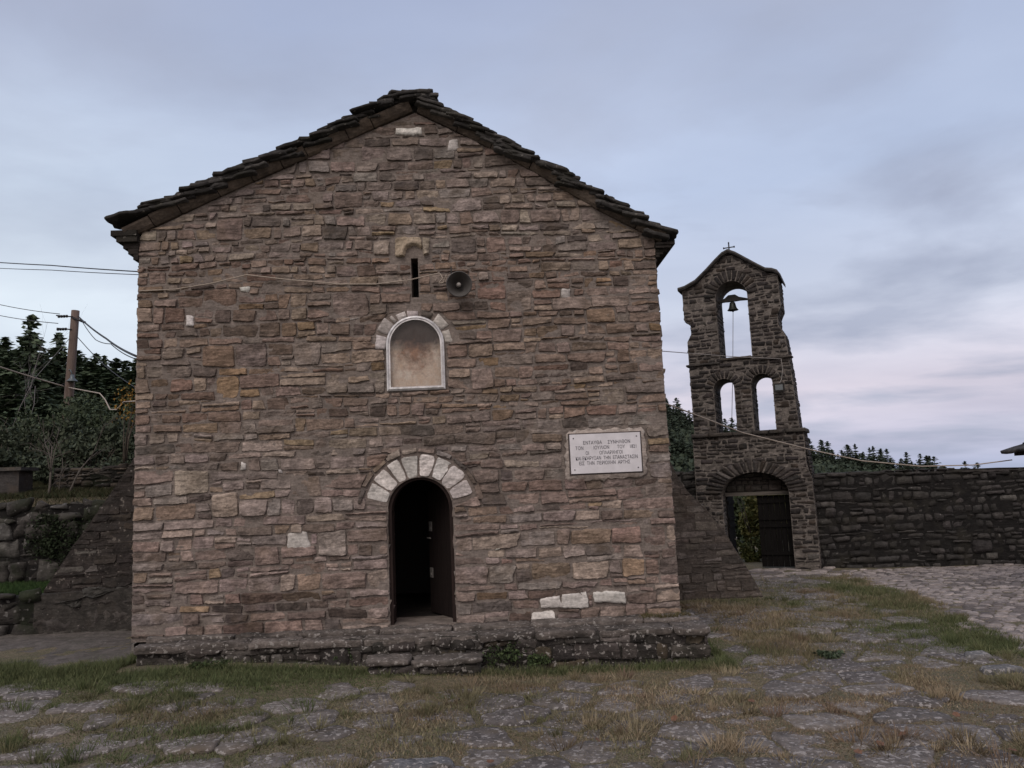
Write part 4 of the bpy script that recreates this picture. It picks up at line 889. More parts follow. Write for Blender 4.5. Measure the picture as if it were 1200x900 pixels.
for i, o in enumerate((O1, O2, O3)):
    e = 0.26 if i == 0 else 0.2
    voussoirs(ts, (o[0] + o[1]) / 2, o[3], o[4] + 0.005, o[4] + e, 0.02, math.pi - 0.02, 15 if i == 0 else 11, frt, 0.03, PAL_T, 110 + i, gap=0.018, cell=0.04)
    reveal(ts, o, 120 + 3 * i, 0.03, TD)
voussoirs(ts, (GX0 + GX1) / 2, GT - GR, GR + 0.0, GR + 0.27, 0.0, math.pi, 22, lambda X, Z, d: np.stack([X, -0.03 - d, Z], 1), 0.04, PAL_T, 115, gap=0.02, cell=0.04, sx=(GX1 - GX0) / 2 / GR)
reveal(ts, (GX0, GX1, -0.05, GT - GR), 130, 0.0, 0.5)
# the flank that shows on the right, and the left flank
for sx_, X0 in ((1, lambda Z: np.interp(Z, [-.15, tp(952, 560)[1], zc_], [lo_out[1][0], tp(952, 560)[0], tp(942, 506)[0]])), (-1, lambda Z: np.interp(Z, [-.15, zc_], [tp(822, 668)[0], tp(812, 514)[0]]))):
    walling(ts, [[(0.0, -0.1), (TD, -0.1), (TD, zc_), (0.0, zc_)]], (lambda X, Z, d, sx_=sx_, X0=X0: np.stack([X0(Z) + sx_ * d, X, Z], 1)), hT, wT, PAL_T, 140 + sx_, cell=0.06, D=(0.008, 0.02))
ru = sorted([p for p in up_out if p[0] > tp(890, 400)[0]], key=lambda p: p[1]); lu = sorted([p for p in up_out if p[0] < tp(830, 400)[0] and p[1] < tp(799, 341)[1] + .01], key=lambda p: p[1])
ru = [p for p in ru if p[1] <= tp(911, 321)[1] + 0.01]
for sx_, pts in ((1, ru), (-1, lu)):
    walling(ts, [[(0.02, zc_ + .02), (TD - .02, zc_ + .02), (TD - .02, pts[-1][1]), (0.02, pts[-1][1])]], (lambda X, Z, d, sx_=sx_, pts=pts: np.stack([np.interp(Z, [p[1] for p in pts], [p[0] for p in pts]) + sx_ * d, X, Z], 1)), hT, wT, PAL_T, 144 + sx_, cell=0.06, D=(0.006, 0.018))
ts.build('tower_stones', M_tow, tower)
# cornice slabs between the storeys and a thin string course
tcs = Acc(); r = np.random.default_rng(19); cpal = [(1, (0.075, 0.068, 0.063)), (1, (0.10, 0.09, 0.082))]
x = tp(810, 510)[0]; xend = tp(945, 500)[0]
while x < xend:
    xe = min(xend, x + r.uniform(0.3, 0.6)); xe = xend if xend - xe < 0.15 else xe
    tcs.prism(quad_ring([(x + .005, -0.12 + r.normal(0, .012)), (xe - .005, -0.12 + r.normal(0, .012)), (xe - .005, TD + .1), (x + .005, TD + .1)], seg=0.09, jit=0.008, rnd=0.03, r=r), (0, 0, zc_), (1, 0, 0), (0, 1, 0), (0, 0, 1), -0.05, 0.035, pick(cpal, r), bev=0.014, rough=0.01, seed=r.uniform(0, 99)); x = xe
zs2 = tp(860, 424)[1]; xa, xb = tp(806, 428)[0], tp(926, 422)[0]
for (a, b) in ((xa - .04, O1[0] - .02), (O1[1] + .02, xb + .05)):
    tq = Acc(); tq.prism(quad_ring([(a, -0.055), (b, -0.055), (b, 0.2), (a, 0.2)], seg=0.09, jit=0.006, rnd=0.02, r=r), (0, 0, zs2), (1, 0, 0), (0, 1, 0), (0, 0, 1), -0.02, 0.025, pick(cpal, r), bev=0.01, rough=0.006); tq.build('string_course', M_tow, tower)
tq = Acc(); tq.prism(quad_ring([(O1[0] + .01, -0.05), (O1[1] - .01, -0.05), (O1[1] - .01, TD), (O1[0] + .01, TD)], seg=0.09, jit=0.006, rnd=0.02, r=r), (0, 0, O1[2]), (1, 0, 0), (0, 1, 0), (0, 0, 1), -0.03, 0.03, (0.13, 0.115, 0.105), bev=0.012, rough=0.008)
tq.build('sill', M_tow, tower); tcs.build('cornice', M_tow, tower)
# coping: bent slabs following the gable
cop = [tp(*p) for p in ((795, 338.5), (803, 336), (815, 329), (827, 317), (838, 305), (846, 297), (853, 293), (862, 296), (875, 303), (888, 310), (897, 314.5), (905, 315), (911, 317), (915, 322))]
A = Acc(); V = []
for (x, z) in cop:
    for yy, dz in ((-0.10, -0.085), (-0.13, -0.045), (-0.11, 0.0), (TD + 0.11, 0.0), (TD + 0.13, -0.045), (TD + 0.10, -0.085)): V.append((x, yy, z + dz))
n_ = 6; fs = [(i * n_ + k, i * n_ + (k + 1) % n_, (i + 1) * n_ + (k + 1) % n_, (i + 1) * n_ + k) for i in range(len(cop) - 1) for k in range(n_)] + [tuple(range(n_))[::-1], tuple((len(cop) - 1) * n_ + k for k in range(n_))]
A.add(V, [f[::-1] for f in fs], (0.085, 0.08, 0.08)); A.build('coping', M_slate, tower, smooth=False)
A = Acc(); cx_, cz_ = tp(852.3, 293); c1 = tp(851, 281)[1]; A.tube([(cx_, 0.3, cz_ - .05), (cx_, 0.3, c1)], 0.016, n=6); zx = (c1 - cz_) * 0.55 + cz_
A.tube([(cx_ - 0.125, 0.3, zx), (cx_ + 0.125, 0.3, zx)], 0.014, n=6)
for p in ((cx_ - .125, .3, zx), (cx_ + .125, .3, zx), (cx_, .3, c1)): A.tube([np.array(p) - (0.014, 0, 0), np.array(p) + (0.014, 0, 0)], 0.024, n=6)
setp(A.build('cross', M_iron, tower), label='small dark iron cross on the gable peak')
# tympanum above the gate and the timber lintel
GY = 0.42; zl = tp(890, 579)[1]
A = Acc(); tl_ = [(GX0, zl), (GX1, zl)] + [((GX0 + GX1) / 2 + (GX1 - GX0) / 2 * math.cos(a), GT - GR + GR * math.sin(a)) for a in np.linspace(math.asin(max(0, min(1, (zl - GT + GR) / GR))), math.pi - math.asin(max(0, min(1, (zl - GT + GR) / GR))), 12)]
walling(A, [tl_], lambda X, Z, d: np.stack([X, GY - d, Z], 1), lambda z: (0.08, 0.14), lambda z: (0.12, 0.3), [(1, (0.14, 0.125, 0.11)), (1, (0.10, 0.09, 0.08))], 150, cell=0.035, D=(0.01, 0.04)); slab_with_holes(A, [tl_], GY, GY + 0.3, (0.06, 0.055, 0.05)); A.build('tympanum', M_tow, tower)
A = Acc(); A.box(GX0 + .01, GX1 - .01, GY - 0.10, GY + 0.25, zl - 0.035, zl + 0.045, (.2, .2, .2)); A.build('lintel', wood_mat('weathered_beam', (0.06, 0.055, 0.05), (0.15, 0.135, 0.12), (0.08, 1, 1)), tower, smooth=False)
# wooden gates
M_gate = wood_mat('black_gate_boards', (0.005, 0.0047, 0.0048), (0.012, 0.011, 0.011)); M_gate.node_tree.nodes['Principled BSDF'].inputs['Specular IOR Level'].default_value = 0.05
gate_w = (GX1 - GX0) / 2
def gate(name, x_h, width, ang, label, sgn):
    P = tw(x_h, 0.0, -(GY - 0.02)); gt = empty(name, tuple(P), TT + ang, label=label, cat='gate', group=None)
    A = Acc(); n = 6
    for k in range(n): A.box(sgn * (0.005 + k * width / n) if sgn > 0 else -(0.005 + (k + 1) * width / n) + .008, sgn * (0.005 + (k + 1) * width / n) - .004 if sgn > 0 else -(0.005 + k * width / n), 0, 0.045, 0.03, zl - 0.045, (.01, .01, .01))
    A.build('board_panel', M_gate, gt, smooth=False)
    for zz in (0.30, 0.93, 1.10, zl - 0.22):
        B = Acc(); B.box(*sorted((sgn * 0.01, sgn * (width - 0.01))), -0.03, -0.001, zz, zz + 0.07, (.01, .01, .01)); B.build('rail', M_gate, gt, smooth=False)
    return gt
xm = tp(890, 620, -GY)[0]
g1 = gate('gate', GX1 - 0.02, GX1 - xm - 0.02, 0.0, 'closed black wooden gate leaf on the right of the archway', -1)
g2 = gate('gate', GX0 + 0.03, GX1 - xm - 0.02, math.radians(88), 'open black wooden gate leaf on the left of the archway, edge on', 1)
B = Acc(); B.tube([(gate_w * .75, -0.001, 0.62), (gate_w * .75, -0.05, 0.62), (gate_w * .75, -0.05, 0.68)], 0.012, n=6); B.build('latch', lk, g2)

# bell ---------------------------------------------------------------------------
bp = on_plane(858, 352, TO - TN * 0.45, TN); bl_ = empty('bell', tuple(bp), TT, label='small bronze bell under a winged wooden headstock in the upper arch', cat='bell')
wid = (O1[1] - O1[0]) / 2
A = Acc(); V = []; prof = [(-wid + .01, -.035, .0), (-0.17, -0.025, 0.06), (-0.08, -0.03, 0.13), (0.08, -0.03, 0.13), (0.17, -0.025, 0.06), (wid - .01, -.035, .0)]
V = [(x, y, z) for x, z0_, z1_ in [(p[0], p[1], p[2]) for p in prof] for y, z in ((-.05, z0_), (.05, z0_), (.05, z1_), (-.05, z1_))]
fs = [(i * 4 + k, i * 4 + (k + 1) % 4, (i + 1) * 4 + (k + 1) % 4, (i + 1) * 4 + k) for i in range(5) for k in range(4)] + [(3, 2, 1, 0), (20, 21, 22, 23)]
A.add(V, [f[::-1] for f in fs], (.05, .05, .05)); A.build('headstock', wood_mat('grey_headstock', (0.03, 0.03, 0.03), (0.07, 0.068, 0.065)), bl_, smooth=False)
A = Acc(); lathe(A, [(0.0, 0.02), (0.03, 0.02), (0.035, -0.03), (0.065, -0.05), (0.075, -0.10), (0.09, -0.17), (0.115, -0.215), (0.135, -0.235), (0.125, -0.24), (0.0, -0.10)], (0, 0, -0.01), (0, 0, 1), 20)
A.build('bell_cup', plain_mat('dark_bronze', (0.035, 0.04, 0.035), 0.5, 0.5), bl_)
A = Acc(); A.tube([(0, 0, -0.1), (0, 0, -0.27)], 0.012, n=6); A.tube([(0, 0, -0.25), (0, 0, -0.285)], 0.026, n=8); A.build('clapper', M_iron, bl_)
rp = Acc(); P1 = bp + np.array([0, 0, -0.285]); P2 = on_plane(857.5, 497, TO - TN * 0.30, TN); rp.tube([P1, P1 + (P2 - P1) * 0.5 + np.array([0.01, 0, 0]), P2], 0.007, n=5)
setp(rp.build('bell_rope', plain_mat('grey_rope', (0.14, 0.13, 0.13), 0.9)), 'thin grey rope hanging down from the bell clapper', 'rope')

# floodlight ----------------------------------------------------------------------
fpz = on_plane(913, 454, TO + TN * 0.16, TN); fl_ = empty('floodlight', tuple(fpz), TT, label='small black floodlight fixed beside the right window of the bell tower', cat='floodlight')
A = Acc(); A.box(-0.115, 0.115, -0.02, 0.05, -0.095, 0.095, (.02, .02, .02)); A.box(-0.07, 0.07, 0.05, 0.085, -0.06, 0.06, (.02, .02, .02)); A.build('housing', M_black, fl_, smooth=False)
A = Acc(); A.box(-0.082, 0.082, -0.026, -0.0205, -0.062, 0.062, (.3, .35, .35)); A.build('lamp_glass', plain_mat('lamp_glass', (0.12, 0.14, 0.15), 0.2, 0, 0.1, spec=0.6), fl_, smooth=False)
A = Acc(); A.tube([(0, 0.08, 0.0), (0, 0.15, -0.06)], 0.018, n=6); A.build('bracket', M_iron, fl_)
tf = lambda x, y, off=0.05: on_plane(x, y, TO + TN * off, TN)
cable([at_y(744, 409, 12.9), tf(808, 414), tf(860, 418, .10), tf(915.5, 420.5)], 0.009, plain_mat('grey_wire', (0.20, 0.19, 0.19)), 'grey wire running across the bell tower below its top arch', 0.0, 6)
cable([tf(915.5, 420.5), tf(917, 433), tf(916, 444, .08), tf(913, 450, .12)], 0.007, plain_mat('grey_lead', (0.26, 0.25, 0.24)), 'short lead dropping down the tower to the floodlight', 0.0, 5)

# ------------------------------------------------------------------ perimeter wall
PAL_P = [(4, (0.066, 0.063, 0.062)), (3, (0.052, 0.049, 0.048)), (3, (0.084, 0.079, 0.077)), (2, (0.04, 0.038, 0.037)), (0.5, (0.13, 0.125, 0.12))]
M_per = stone_mat('rubble_stone', vary=0.55, stain=(0.07, 0.065, 0.05), stain_amt=0.5, lich=(0.68, 0.74), lich_amt=0.6, lichen=(0.30, 0.29, 0.28), dark_amt=0.75, bump=0.8, dark=(0.025, 0.024, 0.024))
def rubble_wall(name, P, Q, topz, thick, label, seed, pal, hf_, wf_, cell=0.045, m=M_per, cat='wall', D=(0.01, 0.06), miss=0.01, body=(0.018, 0.017, 0.017), lump=0.018, coping=True, cj=0.01):
    P = np.array(P, float); Q = np.array(Q, float); d = Q - P; d[2] = 0; L_ = np.linalg.norm(d); d /= L_; n = np.array([d[1], -d[0], 0]); ang = math.atan2(d[1], d[0])
    e = empty(name, tuple(P), ang, label=label, cat=cat)
    xs = np.linspace(0, L_, 24); tz = [float(topz(x)) for x in xs]
    loop = [(0, -0.25), (L_, -0.25)] + [(x, z) for x, z in zip(xs[::-1], tz[::-1])]
    A = Acc(); slab_with_holes(A, [[(p[0], p[1] - 0.03) for p in loop]], 0.0, thick, body); A.build('wall_core', m, e, smooth=False)
    S = Acc(); walling(S, [loop], lambda X, Z, dd: np.stack([X, -dd, Z], 1), hf_, wf_, pal, seed, cell=cell, gap=(0.008, 0.03), D=D, wave=0.05, jump=0.14, split=0.2, lump=lump, rag=0.014, miss=miss, edge=0.03, rim=-0.035, cj=cj)
    r = np.random.default_rng(seed + 5)
    for row in range(2 if coping else 0):
        x = 0
        while x < L_:
            w_ = r.uniform(0.2, 0.55); z = float(topz(x + w_ / 2)); yy = row * thick / 2
            S.prism(quad_ring([(x, yy - 0.04 + r.normal(0, .02)), (x + w_ - .01, yy - 0.04 + r.normal(0, .02)), (x + w_ - .01, yy + thick / 2), (x, yy + thick / 2)], seg=0.09, jit=0.012, rnd=0.05, r=r) - np.array([x, 0]), (x, 0, z - 0.05), (1, 0, r.normal(0, .03)), (0, 1, 0), (0, 0, 1), -0.03, r.uniform(0.02, 0.06), pick(pal, r), bev=0.02, rough=0.015, seed=r.uniform(0, 99)); x += w_
    S.build('wall_stones', m, e); return e
PA = at_z(964, 667.5, 0.0) + np.array([-0.15, 0.25, 0]); PB = at_z(1190, 661, 0.0); PB = PA + (PB - PA) * 2.2; PB[2] = PA[2] = 0
dL = np.linalg.norm(PB - PA)
def ztop(px_, py): q = on_plane(px_, py, PA, np.array([(PB - PA)[1], -(PB - PA)[0], 0]) / dL); return float(np.linalg.norm((q - PA)[:2])), float(q[2])
tops = [ztop(*p) for p in ((960, 556), (1010, 553.5), (1080, 552), (1140, 551), (1170, 551), (1200, 549))]
rubble_wall('perimeter_wall', PA, PB, lambda x: np.interp(x, [t[0] for t in tops], [t[1] for t in tops]) + 0.02 * vn(x * 1.3, 2.2), 0.6, 'long dark rubble wall to the right of the bell tower', 201, PAL_P, lambda z: (0.09, 0.2), lambda z: (0.12, 0.5))
QA = tw(tp(822, 668)[0], 0, -0.3); QA[2] = 0; QB = QA + np.array([-8.5, 1.0, 0]); zq = float(at_y(803, 553, QA[1])[2])
rubble_wall('perimeter_wall', QB, QA, lambda x: zq + 0.02 * vn(x * 1.3, 7.2), 0.6, 'dark rubble wall between the chapel buttress and the bell tower', 203, PAL_P, lambda z: (0.09, 0.2), lambda z: (0.12, 0.5), cell=0.06)

# ------------------------------------------------------------------ shelter roof at the right edge
SY = 14.5; sc_ = at_y(1172, 531, SY)
sh = empty('shelter', (float(sc_[0]), SY, 0), 0, label='dark slate corner of a shelter roof entering at the right edge', cat='shelter')
zr = float(sc_[2]); A = Acc(); r = np.random.default_rng(77)
for k in range(7):
    for j in range(7):
        A.prism(quad_ring([(0, 0), (0.5, 0), (0.5, 0.42), (0, 0.42)], seg=0.12, jit=0.012, rnd=0.05, r=r), (k * 0.36 + r.normal(0, .02), -0.43 - j * 0.43, zr + k * 0.36 * 0.36 + r.normal(0, .01)), (0.955, 0, 0.28), (0, 1, 0), (-0.28, 0, 0.955), -0.02, 0.035, np.array((0.05, 0.048, 0.048)) * r.uniform(.7, 1.4), bev=0.012, rough=0.008, seed=r.uniform(0, 99))
A.build('roof', M_slate, sh)
M_beam = wood_mat('dark_beam', (0.02, 0.016, 0.014), (0.045, 0.038, 0.033), (0.1, 1, 1))
A = Acc(); V = np.array([(x, y, zr + (x) * 0.36 + dz) for x in (0.22, 2.6) for y in (-2.9, -0.05) for dz in (-0.14, -0.03)], float); A.add(V, [(0, 1, 3, 2), (4, 6, 7, 5), (0, 4, 5, 1), (2, 3, 7, 6), (0, 2, 6, 4), (1, 5, 7, 3)], (.03, .03, .03)); A.build('roof_boarding', M_beam, sh, smooth=False)
for yy in (-0.5, -2.6):
    A = Acc(); A.box(1.90, 2.04, yy, yy + 0.14, -0.05, zr + 0.55, (.03, .03, .03)); A.build('post', M_beam, sh, smooth=False)
cl_ = at_z(1186, 661, 0.0); bn = empty('stone_bench', (float(cl_[0]) + 0.05, float(cl_[1]) - 0.75, 0), 0, label='low dark stone bench at the foot of the wall on the right edge', cat='bench')
A = Acc(); A.prism(quad_ring([(0, 0), (1.6, 0), (1.6, 0.5), (0, 0.5)], seg=0.1, jit=0.012, rnd=0.05), (0, 0, 0.10), (1, 0, 0), (0, 1, 0), (0, 0, 1), -0.02, 0.06, (0.07, 0.066, 0.062), bev=0.02, rough=0.012); A.build('seat', M_per, bn)
A = Acc(); A.box(0.08, 1.55, 0.06, 0.48, -0.1, 0.085, (0.05, 0.047, 0.045)); A.build('base', M_per, bn, smooth=False)

# ------------------------------------------------------------------ left: retaining walls on the slope
r1 = at_y(-60, 757, 12.1); r2 = at_y(50, 738, 12.35)
PAL_R = [(4, (0.085, 0.08, 0.075)), (3, (0.06, 0.056, 0.052)), (2, (0.13, 0.125, 0.12)), (1, (0.17, 0.165, 0.16)), (1, (0.04, 0.045, 0.03))]
M_ret = stone_mat('mossy_boulder', vary=0.6, stain=(0.025, 0.035, 0.016), stain_amt=0.8, lich=(0.62, 0.68), lich_amt=0.6, lichen=(0.27, 0.265, 0.26), dark_amt=0.8, bump=0.9, dark=(0.02, 0.02, 0.018), vscale=0.8)
P = r1 + np.array([-3, -0.4, 0]); P[2] = 0.1; Q = r2.copy(); Q[2] = 0.1
rubble_wall('low_wall', P, Q, lambda x: 0.80 - 0.10 + 0.04 * vn(x * 1.6, 4.0), 0.7, 'low dark wall of boulders beside the passage at lower left', 211, PAL_R, lambda z: (0.2, 0.38), lambda z: (0.25, 0.5), cell=0.05, m=M_ret, D=(0.02, 0.12), lump=0.04, coping=False, cj=0.035)
# rough rendered base under the left buttress
bb = to_local(at_y(100, 738, 12.35)); 
lo = to_local(at_y(38, 720, 12.35))[0]
A = Acc(); LP = [(lo + 0.12, -0.1), (WL + 0.01, -0.1), (WL + 0.01, 0.86), (lo + 0.02, 0.78), (lo - 0.02, 0.4)]
slab_with_holes(A, [LP], bb[1], bb[1] + 1.7, (0.07, 0.065, 0.06))
r = np.random.default_rng(5)
walling(A, [LP], lambda X, Z, d: np.stack([X, bb[1] - d, Z], 1), lambda z: (0.2, 0.42), lambda z: (0.35, 0.9), [(1, (0.115, 0.107, 0.10)), (1, (0.095, 0.088, 0.083))], 213, cell=0.04, gap=(0.0, 0.012), D=(0.0, 0.05), lump=0.05, rag=0.03, edge=0.08)
A.build('buttress_base', M_tow, chapel)
rt0 = at_y(-150, 592, 14.2); rt1 = at_y(122, 592, 14.2); P = np.array([rt0[0] - 3, 14.3, 0.55]); Q = np.array([rt1[0] + 1.2, 14.2, 0.55])
rubble_wall('retaining_wall', P, Q, lambda x: 1.60 + 0.05 * vn(x * 1.1, 9.0), 0.8, 'mossy boulder retaining wall with pale lichen below the terrace', 215, PAL_R, lambda z: (0.2, 0.36), lambda z: (0.22, 0.5), cell=0.05, m=M_ret, D=(0.02, 0.13), lump=0.045, coping=False, cj=0.035)
# stack of thin stones at the back of the terrace
d0 = at_y(62, 585, 16.2); d1 = at_y(150, 585, 16.2); zt_ = float(at_y(100, 548, 16.2)[2]); zb_ = float(gz(d0[0], 16.2)) - 0.1
rubble_wall('dry_stone_wall', (d0[0], 16.2, zb_), (d1[0] + 1.5, 16.1, zb_), lambda x: zt_ - zb_ + 0.06 * vn(x * 2, 3.0), 0.5, 'dry wall of thin flat brown stones behind the bare saplings', 217, [(1, (0.085, 0.07, 0.055)), (1, (0.12, 0.10, 0.08)), (1, (0.05, 0.045, 0.04))], lambda z: (0.04, 0.08), lambda z: (0.25, 0.9), cell=0.05, m=M_ret, D=(0.0, 0.08), body=(0.012, 0.012, 0.01), lump=0.01)
s0 = at_y(-60, 590, 15.6); s1 = at_y(21, 590, 15.6); zs_t = float(at_y(10, 549, 15.6)[2]); zs_b = float(gz(s1[0], 15.6))
hut = empty('tank_hut', (float(s0[0]), 15.6, zs_b - 0.1), 0, label='low grey concrete hut with a flat lid on the left terrace', cat='hut')
A = Acc(); wdt = float(s1[0] - s0[0]); A.box(0, wdt, 0, 0.45, 0, zs_t - zs_b + 0.05, (.09, .09, .09)); A.build('wall', stone_mat('grey_concrete', vary=0.3, col=(0.085, 0.08, 0.08), stain_amt=0.2, dark_amt=0.5, bump=0.4), hut, smooth=False)
A = Acc(); A.box(-0.08, wdt + 0.08, -0.08, 0.52, zs_t - zs_b + 0.053, zs_t - zs_b + 0.12, (.1, .1, .1)); A.build('lid', stone_mat('lid_concrete', vary=0.3, col=(0.11, 0.105, 0.10), stain_amt=0.2, dark_amt=0.4, bump=0.4), hut, smooth=False)

# ------------------------------------------------------------------ vegetation
M_need = leaf_mat('conifer_needles', 0.15, 1.4); M_leaf = leaf_mat('broad_leaves', 0.2, 0.85); M_bark = wood_mat('bark', (0.035, 0.028, 0.022), (0.09, 0.075, 0.06), (1, 1, 0.2), 18)
M_grass = leaf_mat('grass_blades', 0.1, 0.85)
def quads(A, C, U_, V_, col):
    n = len(C); P = np.stack([C - U_, C + V_ * 0.55, C + U_, C - V_ * 0.55], 1).reshape(-1, 3); b = A.n
    A.v.append(P); A.n += 4 * n; A.f.extend([(b + 4 * i, b + 4 * i + 1, b + 4 * i + 2, b + 4 * i + 3) for i in range(n)]); A.c.append(np.repeat(col, 4, 0))
def conifer_mesh(seed, H=8.0, Rb=1.7, levels=34, base=0.12, tip_col=(0.060, 0.082, 0.050), in_col=(0.036, 0.052, 0.034), leafs=1.4):
    r = np.random.default_rng(seed); A = Acc(); C = []; U_ = []; V_ = []; K = []
    for k in range(levels):
        f = k / (levels - 1); z = H * (base + (1 - base) * f ** 0.92); R_ = Rb * (1 - f) ** 0.8 * r.uniform(0.75, 1.1) + 0.06
        nb = int(6 + 5 * (1 - f)); ph = r.uniform(0, 6.28)
        for b in range(nb):
            a = ph + b * 2 * math.pi / nb + r.normal(0, 0.2); L_ = R_ * r.uniform(0.6, 1.12); d = np.array([math.cos(a), math.sin(a), 0]); s = np.array([-d[1], d[0], 0])
            drop = r.uniform(0.12, 0.42) if f < 0.85 else r.uniform(-0.9, -0.2)
            m = max(4, int(L_ / 0.07))
            for t in np.linspace(0.12, 1, m):
                side = r.normal(0, 0.22) * L_ * (1.05 - t); p = d * L_ * t + s * side + np.array([0, 0, z - drop * L_ * t + 0.16 * L_ * t * t + r.normal(0, 0.04)])
                sz = r.uniform(0.15, 0.30) * (0.55 + 0.5 * (1 - f)) * leafs; dirv = d * r.uniform(0.6, 1) + s * r.normal(0, 0.6) + np.array([0, 0, r.normal(-0.15, 0.25)]); dirv /= np.linalg.norm(dirv)
                up_ = np.cross(dirv, s + r.normal(0, .5, 3)); up_ /= np.linalg.norm(up_) + 1e-6; wv = np.cross(dirv, up_)
                C.append(p); U_.append(dirv * sz); V_.append(wv * sz * 0.8); K.append(np.array(in_col) + (np.array(tip_col) - np.array(in_col)) * np.clip(r.normal(0.5, 0.3), 0, 1))
    quads(A, np.array(C), np.array(U_), np.array(V_), np.array(K)); return A
def conifer(name, loc, seed, H, Rb, label, group=None, levels=34, **k):
    t = empty(name, loc, 0, label=label, cat='tree', group=group)
    conifer_mesh(seed, H, Rb, levels, **k).build('crown', M_need, t, smooth=False)
    B = Acc(); B.tube([(0, 0, -0.6), (0, 0, H * 0.3), (0, 0, H * 0.9)], [H * 0.016, H * 0.012, 0.02], n=6); B.build('trunk', M_bark, t); return t
def place(proto, loc, s, rz, label=None, name=None):
    c = dup(proto); c.location = loc; c.rotation_euler = (0, 0, rz); c.scale = s if hasattr(s, '__len__') else (s, s, s)
    if label: c['label'] = label
    return c
protos = []
GLF = 'conifers on the left hillside'
L0_ = 'dark conifer in the dense wood on the left hillside'
rg = np.random.default_rng(40)
# the two trees that stand out of the left wood, then the rest by distance
def hill_tree(px_, py_top, Y, H, seed, label, name='conifer', group=None, Rb=None):
    T = at_y(px_, py_top, Y); zg = float(gz(T[0], Y)); H = max(H, 1.0)
    Hh = float(T[2] - zg) if T[2] - zg > 2.0 else H
    t = conifer(name, (float(T[0]), Y, float(T[2]) - Hh), seed, Hh, Rb or Hh * 0.2, label, group); return t
big = hill_tree(37, 372, 36, 8, 1, 'tall dark spruce with a pointed top rising above the wood, left of the utility pole', 'spruce_tree', Rb=1.75)
sec = hill_tree(69, 392, 38, 8, 2, 'dark conifer topping the wood immediately left of the utility pole', 'conifer', Rb=1.5)
for s_ in (11, 12, 13, 14):
    protos.append((s_, conifer('conifer', (0, 0, 0), s_, 8.0, 1.9, L0_, GLF)))
skyline = [(-120, 395), (-85, 402), (-50, 398), (-15, 400), (5, 398), (20, 415), (52, 418), (90, 412), (97, 425), (108, 416), (118, 432), (128, 428), (139, 420), (147, 436), (156, 420), (166, 430), (180, 428), (200, 424), (225, 420)]
lay = [(x + rg.normal(0, 3), y + rg.normal(0, 2), 46 + rg.uniform(-3, 5)) for x, y in skyline]
lay += [(x + 7 + rg.normal(0, 4), y + 6 + rg.normal(0, 4), 50 + rg.uniform(-2, 3)) for x, y in skyline]
lay += [(x + rg.normal(0, 6), y + 14 + rg.normal(0, 7), 42 + rg.uniform(-2, 3)) for x, y in skyline]
lay += [(x + 9 + rg.normal(0, 6), y + 32 + rg.normal(0, 9), 37 + rg.uniform(-2, 3)) for x, y in skyline]
lay += [(x + rg.normal(0, 8), y + 52 + rg.normal(0, 9), 32 + rg.uniform(-2, 2)) for x, y in skyline]
lay += [(x + rg.normal(0, 8), y + 78 + rg.normal(0, 9), 27 + rg.uniform(-2, 2)) for x, y in skyline[::1]]
used = set()
for i, (x, y, Y) in enumerate(lay):
    T = at_y(x, y, Y); zg = float(gz(T[0], Y)) - 0.3; Hh = max(1.8, float(T[2]) - zg); k, pt = protos[i % 4]
    s = Hh / 8.0; loc = (float(T[0]), Y, float(T[2]) - Hh); sx_ = s * rg.uniform(1.3, 1.8) if Hh > 5 else s * 2.0
    if k not in used: used.add(k); pt.location = loc; pt.scale = (sx_, sx_, s); pt.rotation_euler = (0, 0, rg.uniform(0, 6.28))
    else: place(pt, loc, (sx_, sx_, s), rg.uniform(0, 6.28))

# the ridge on the right
def ridge_px(x): return np.interp(x, [560, 700, 785, 812, 850, 880, 950, 1000, 1050, 1100, 1130, 1160, 1300], [440, 455, 477, 490, 498, 508, 526, 532, 538, 546, 551, 556, 570])
RY = 105.0
def ridge_z(X, Y=RY):
    xp = np.arange(500, 1400, 20.0); zz = np.array([at_y(x, ridge_px(x), RY)[2] for x in xp]); xx = np.array([at_y(x, ridge_px(x), RY)[0] for x in xp])
    return np.interp(X, xx, zz)
TH_ = 3.6
def hz(X, Y):
    crest = ridge_z(X * RY / np.maximum(Y, 40)) - TH_ * 0.58
    base = -3.2
    return base + (crest - base) * sstep(38, RY, Y) - 10 * sstep(RY + 5, 260, Y) - 0.25 * (Y < 39)
m_h = leaf_mat('hill_undergrowth'); 
hg = grid_mesh(np.linspace(-60, 190, 60), np.linspace(37, 260, 50), hz, 'hill', m_h, lambda V: np.tile((0.026, 0.034, 0.024), (len(V), 1)) * (1 + 0.4 * fbm(V[:, 0] * .2, V[:, 1] * .2, 0, 3))[:, None]); setp(hg, kind='structure')
GRF = 'conifers on the far ridge'; LR = 'dark conifer on the far ridge beyond the courtyard wall'
rp_ = [conifer('conifer', (0, 0, 0), 70 + k, TH_, 1.05, LR, GRF, levels=16, leafs=0.95, tip_col=(0.038, 0.051, 0.037), in_col=(0.026, 0.036, 0.027)) for k in range(3)]
first = [True] * 3; cnt = 0
rows = [(RY, 5.2, 0.0), (RY - 3, 6.0, 2), (RY - 8, 8.5, 5), (RY - 14, 11, 3), (RY - 20, 11, 6), (RY - 28, 12, 4)]
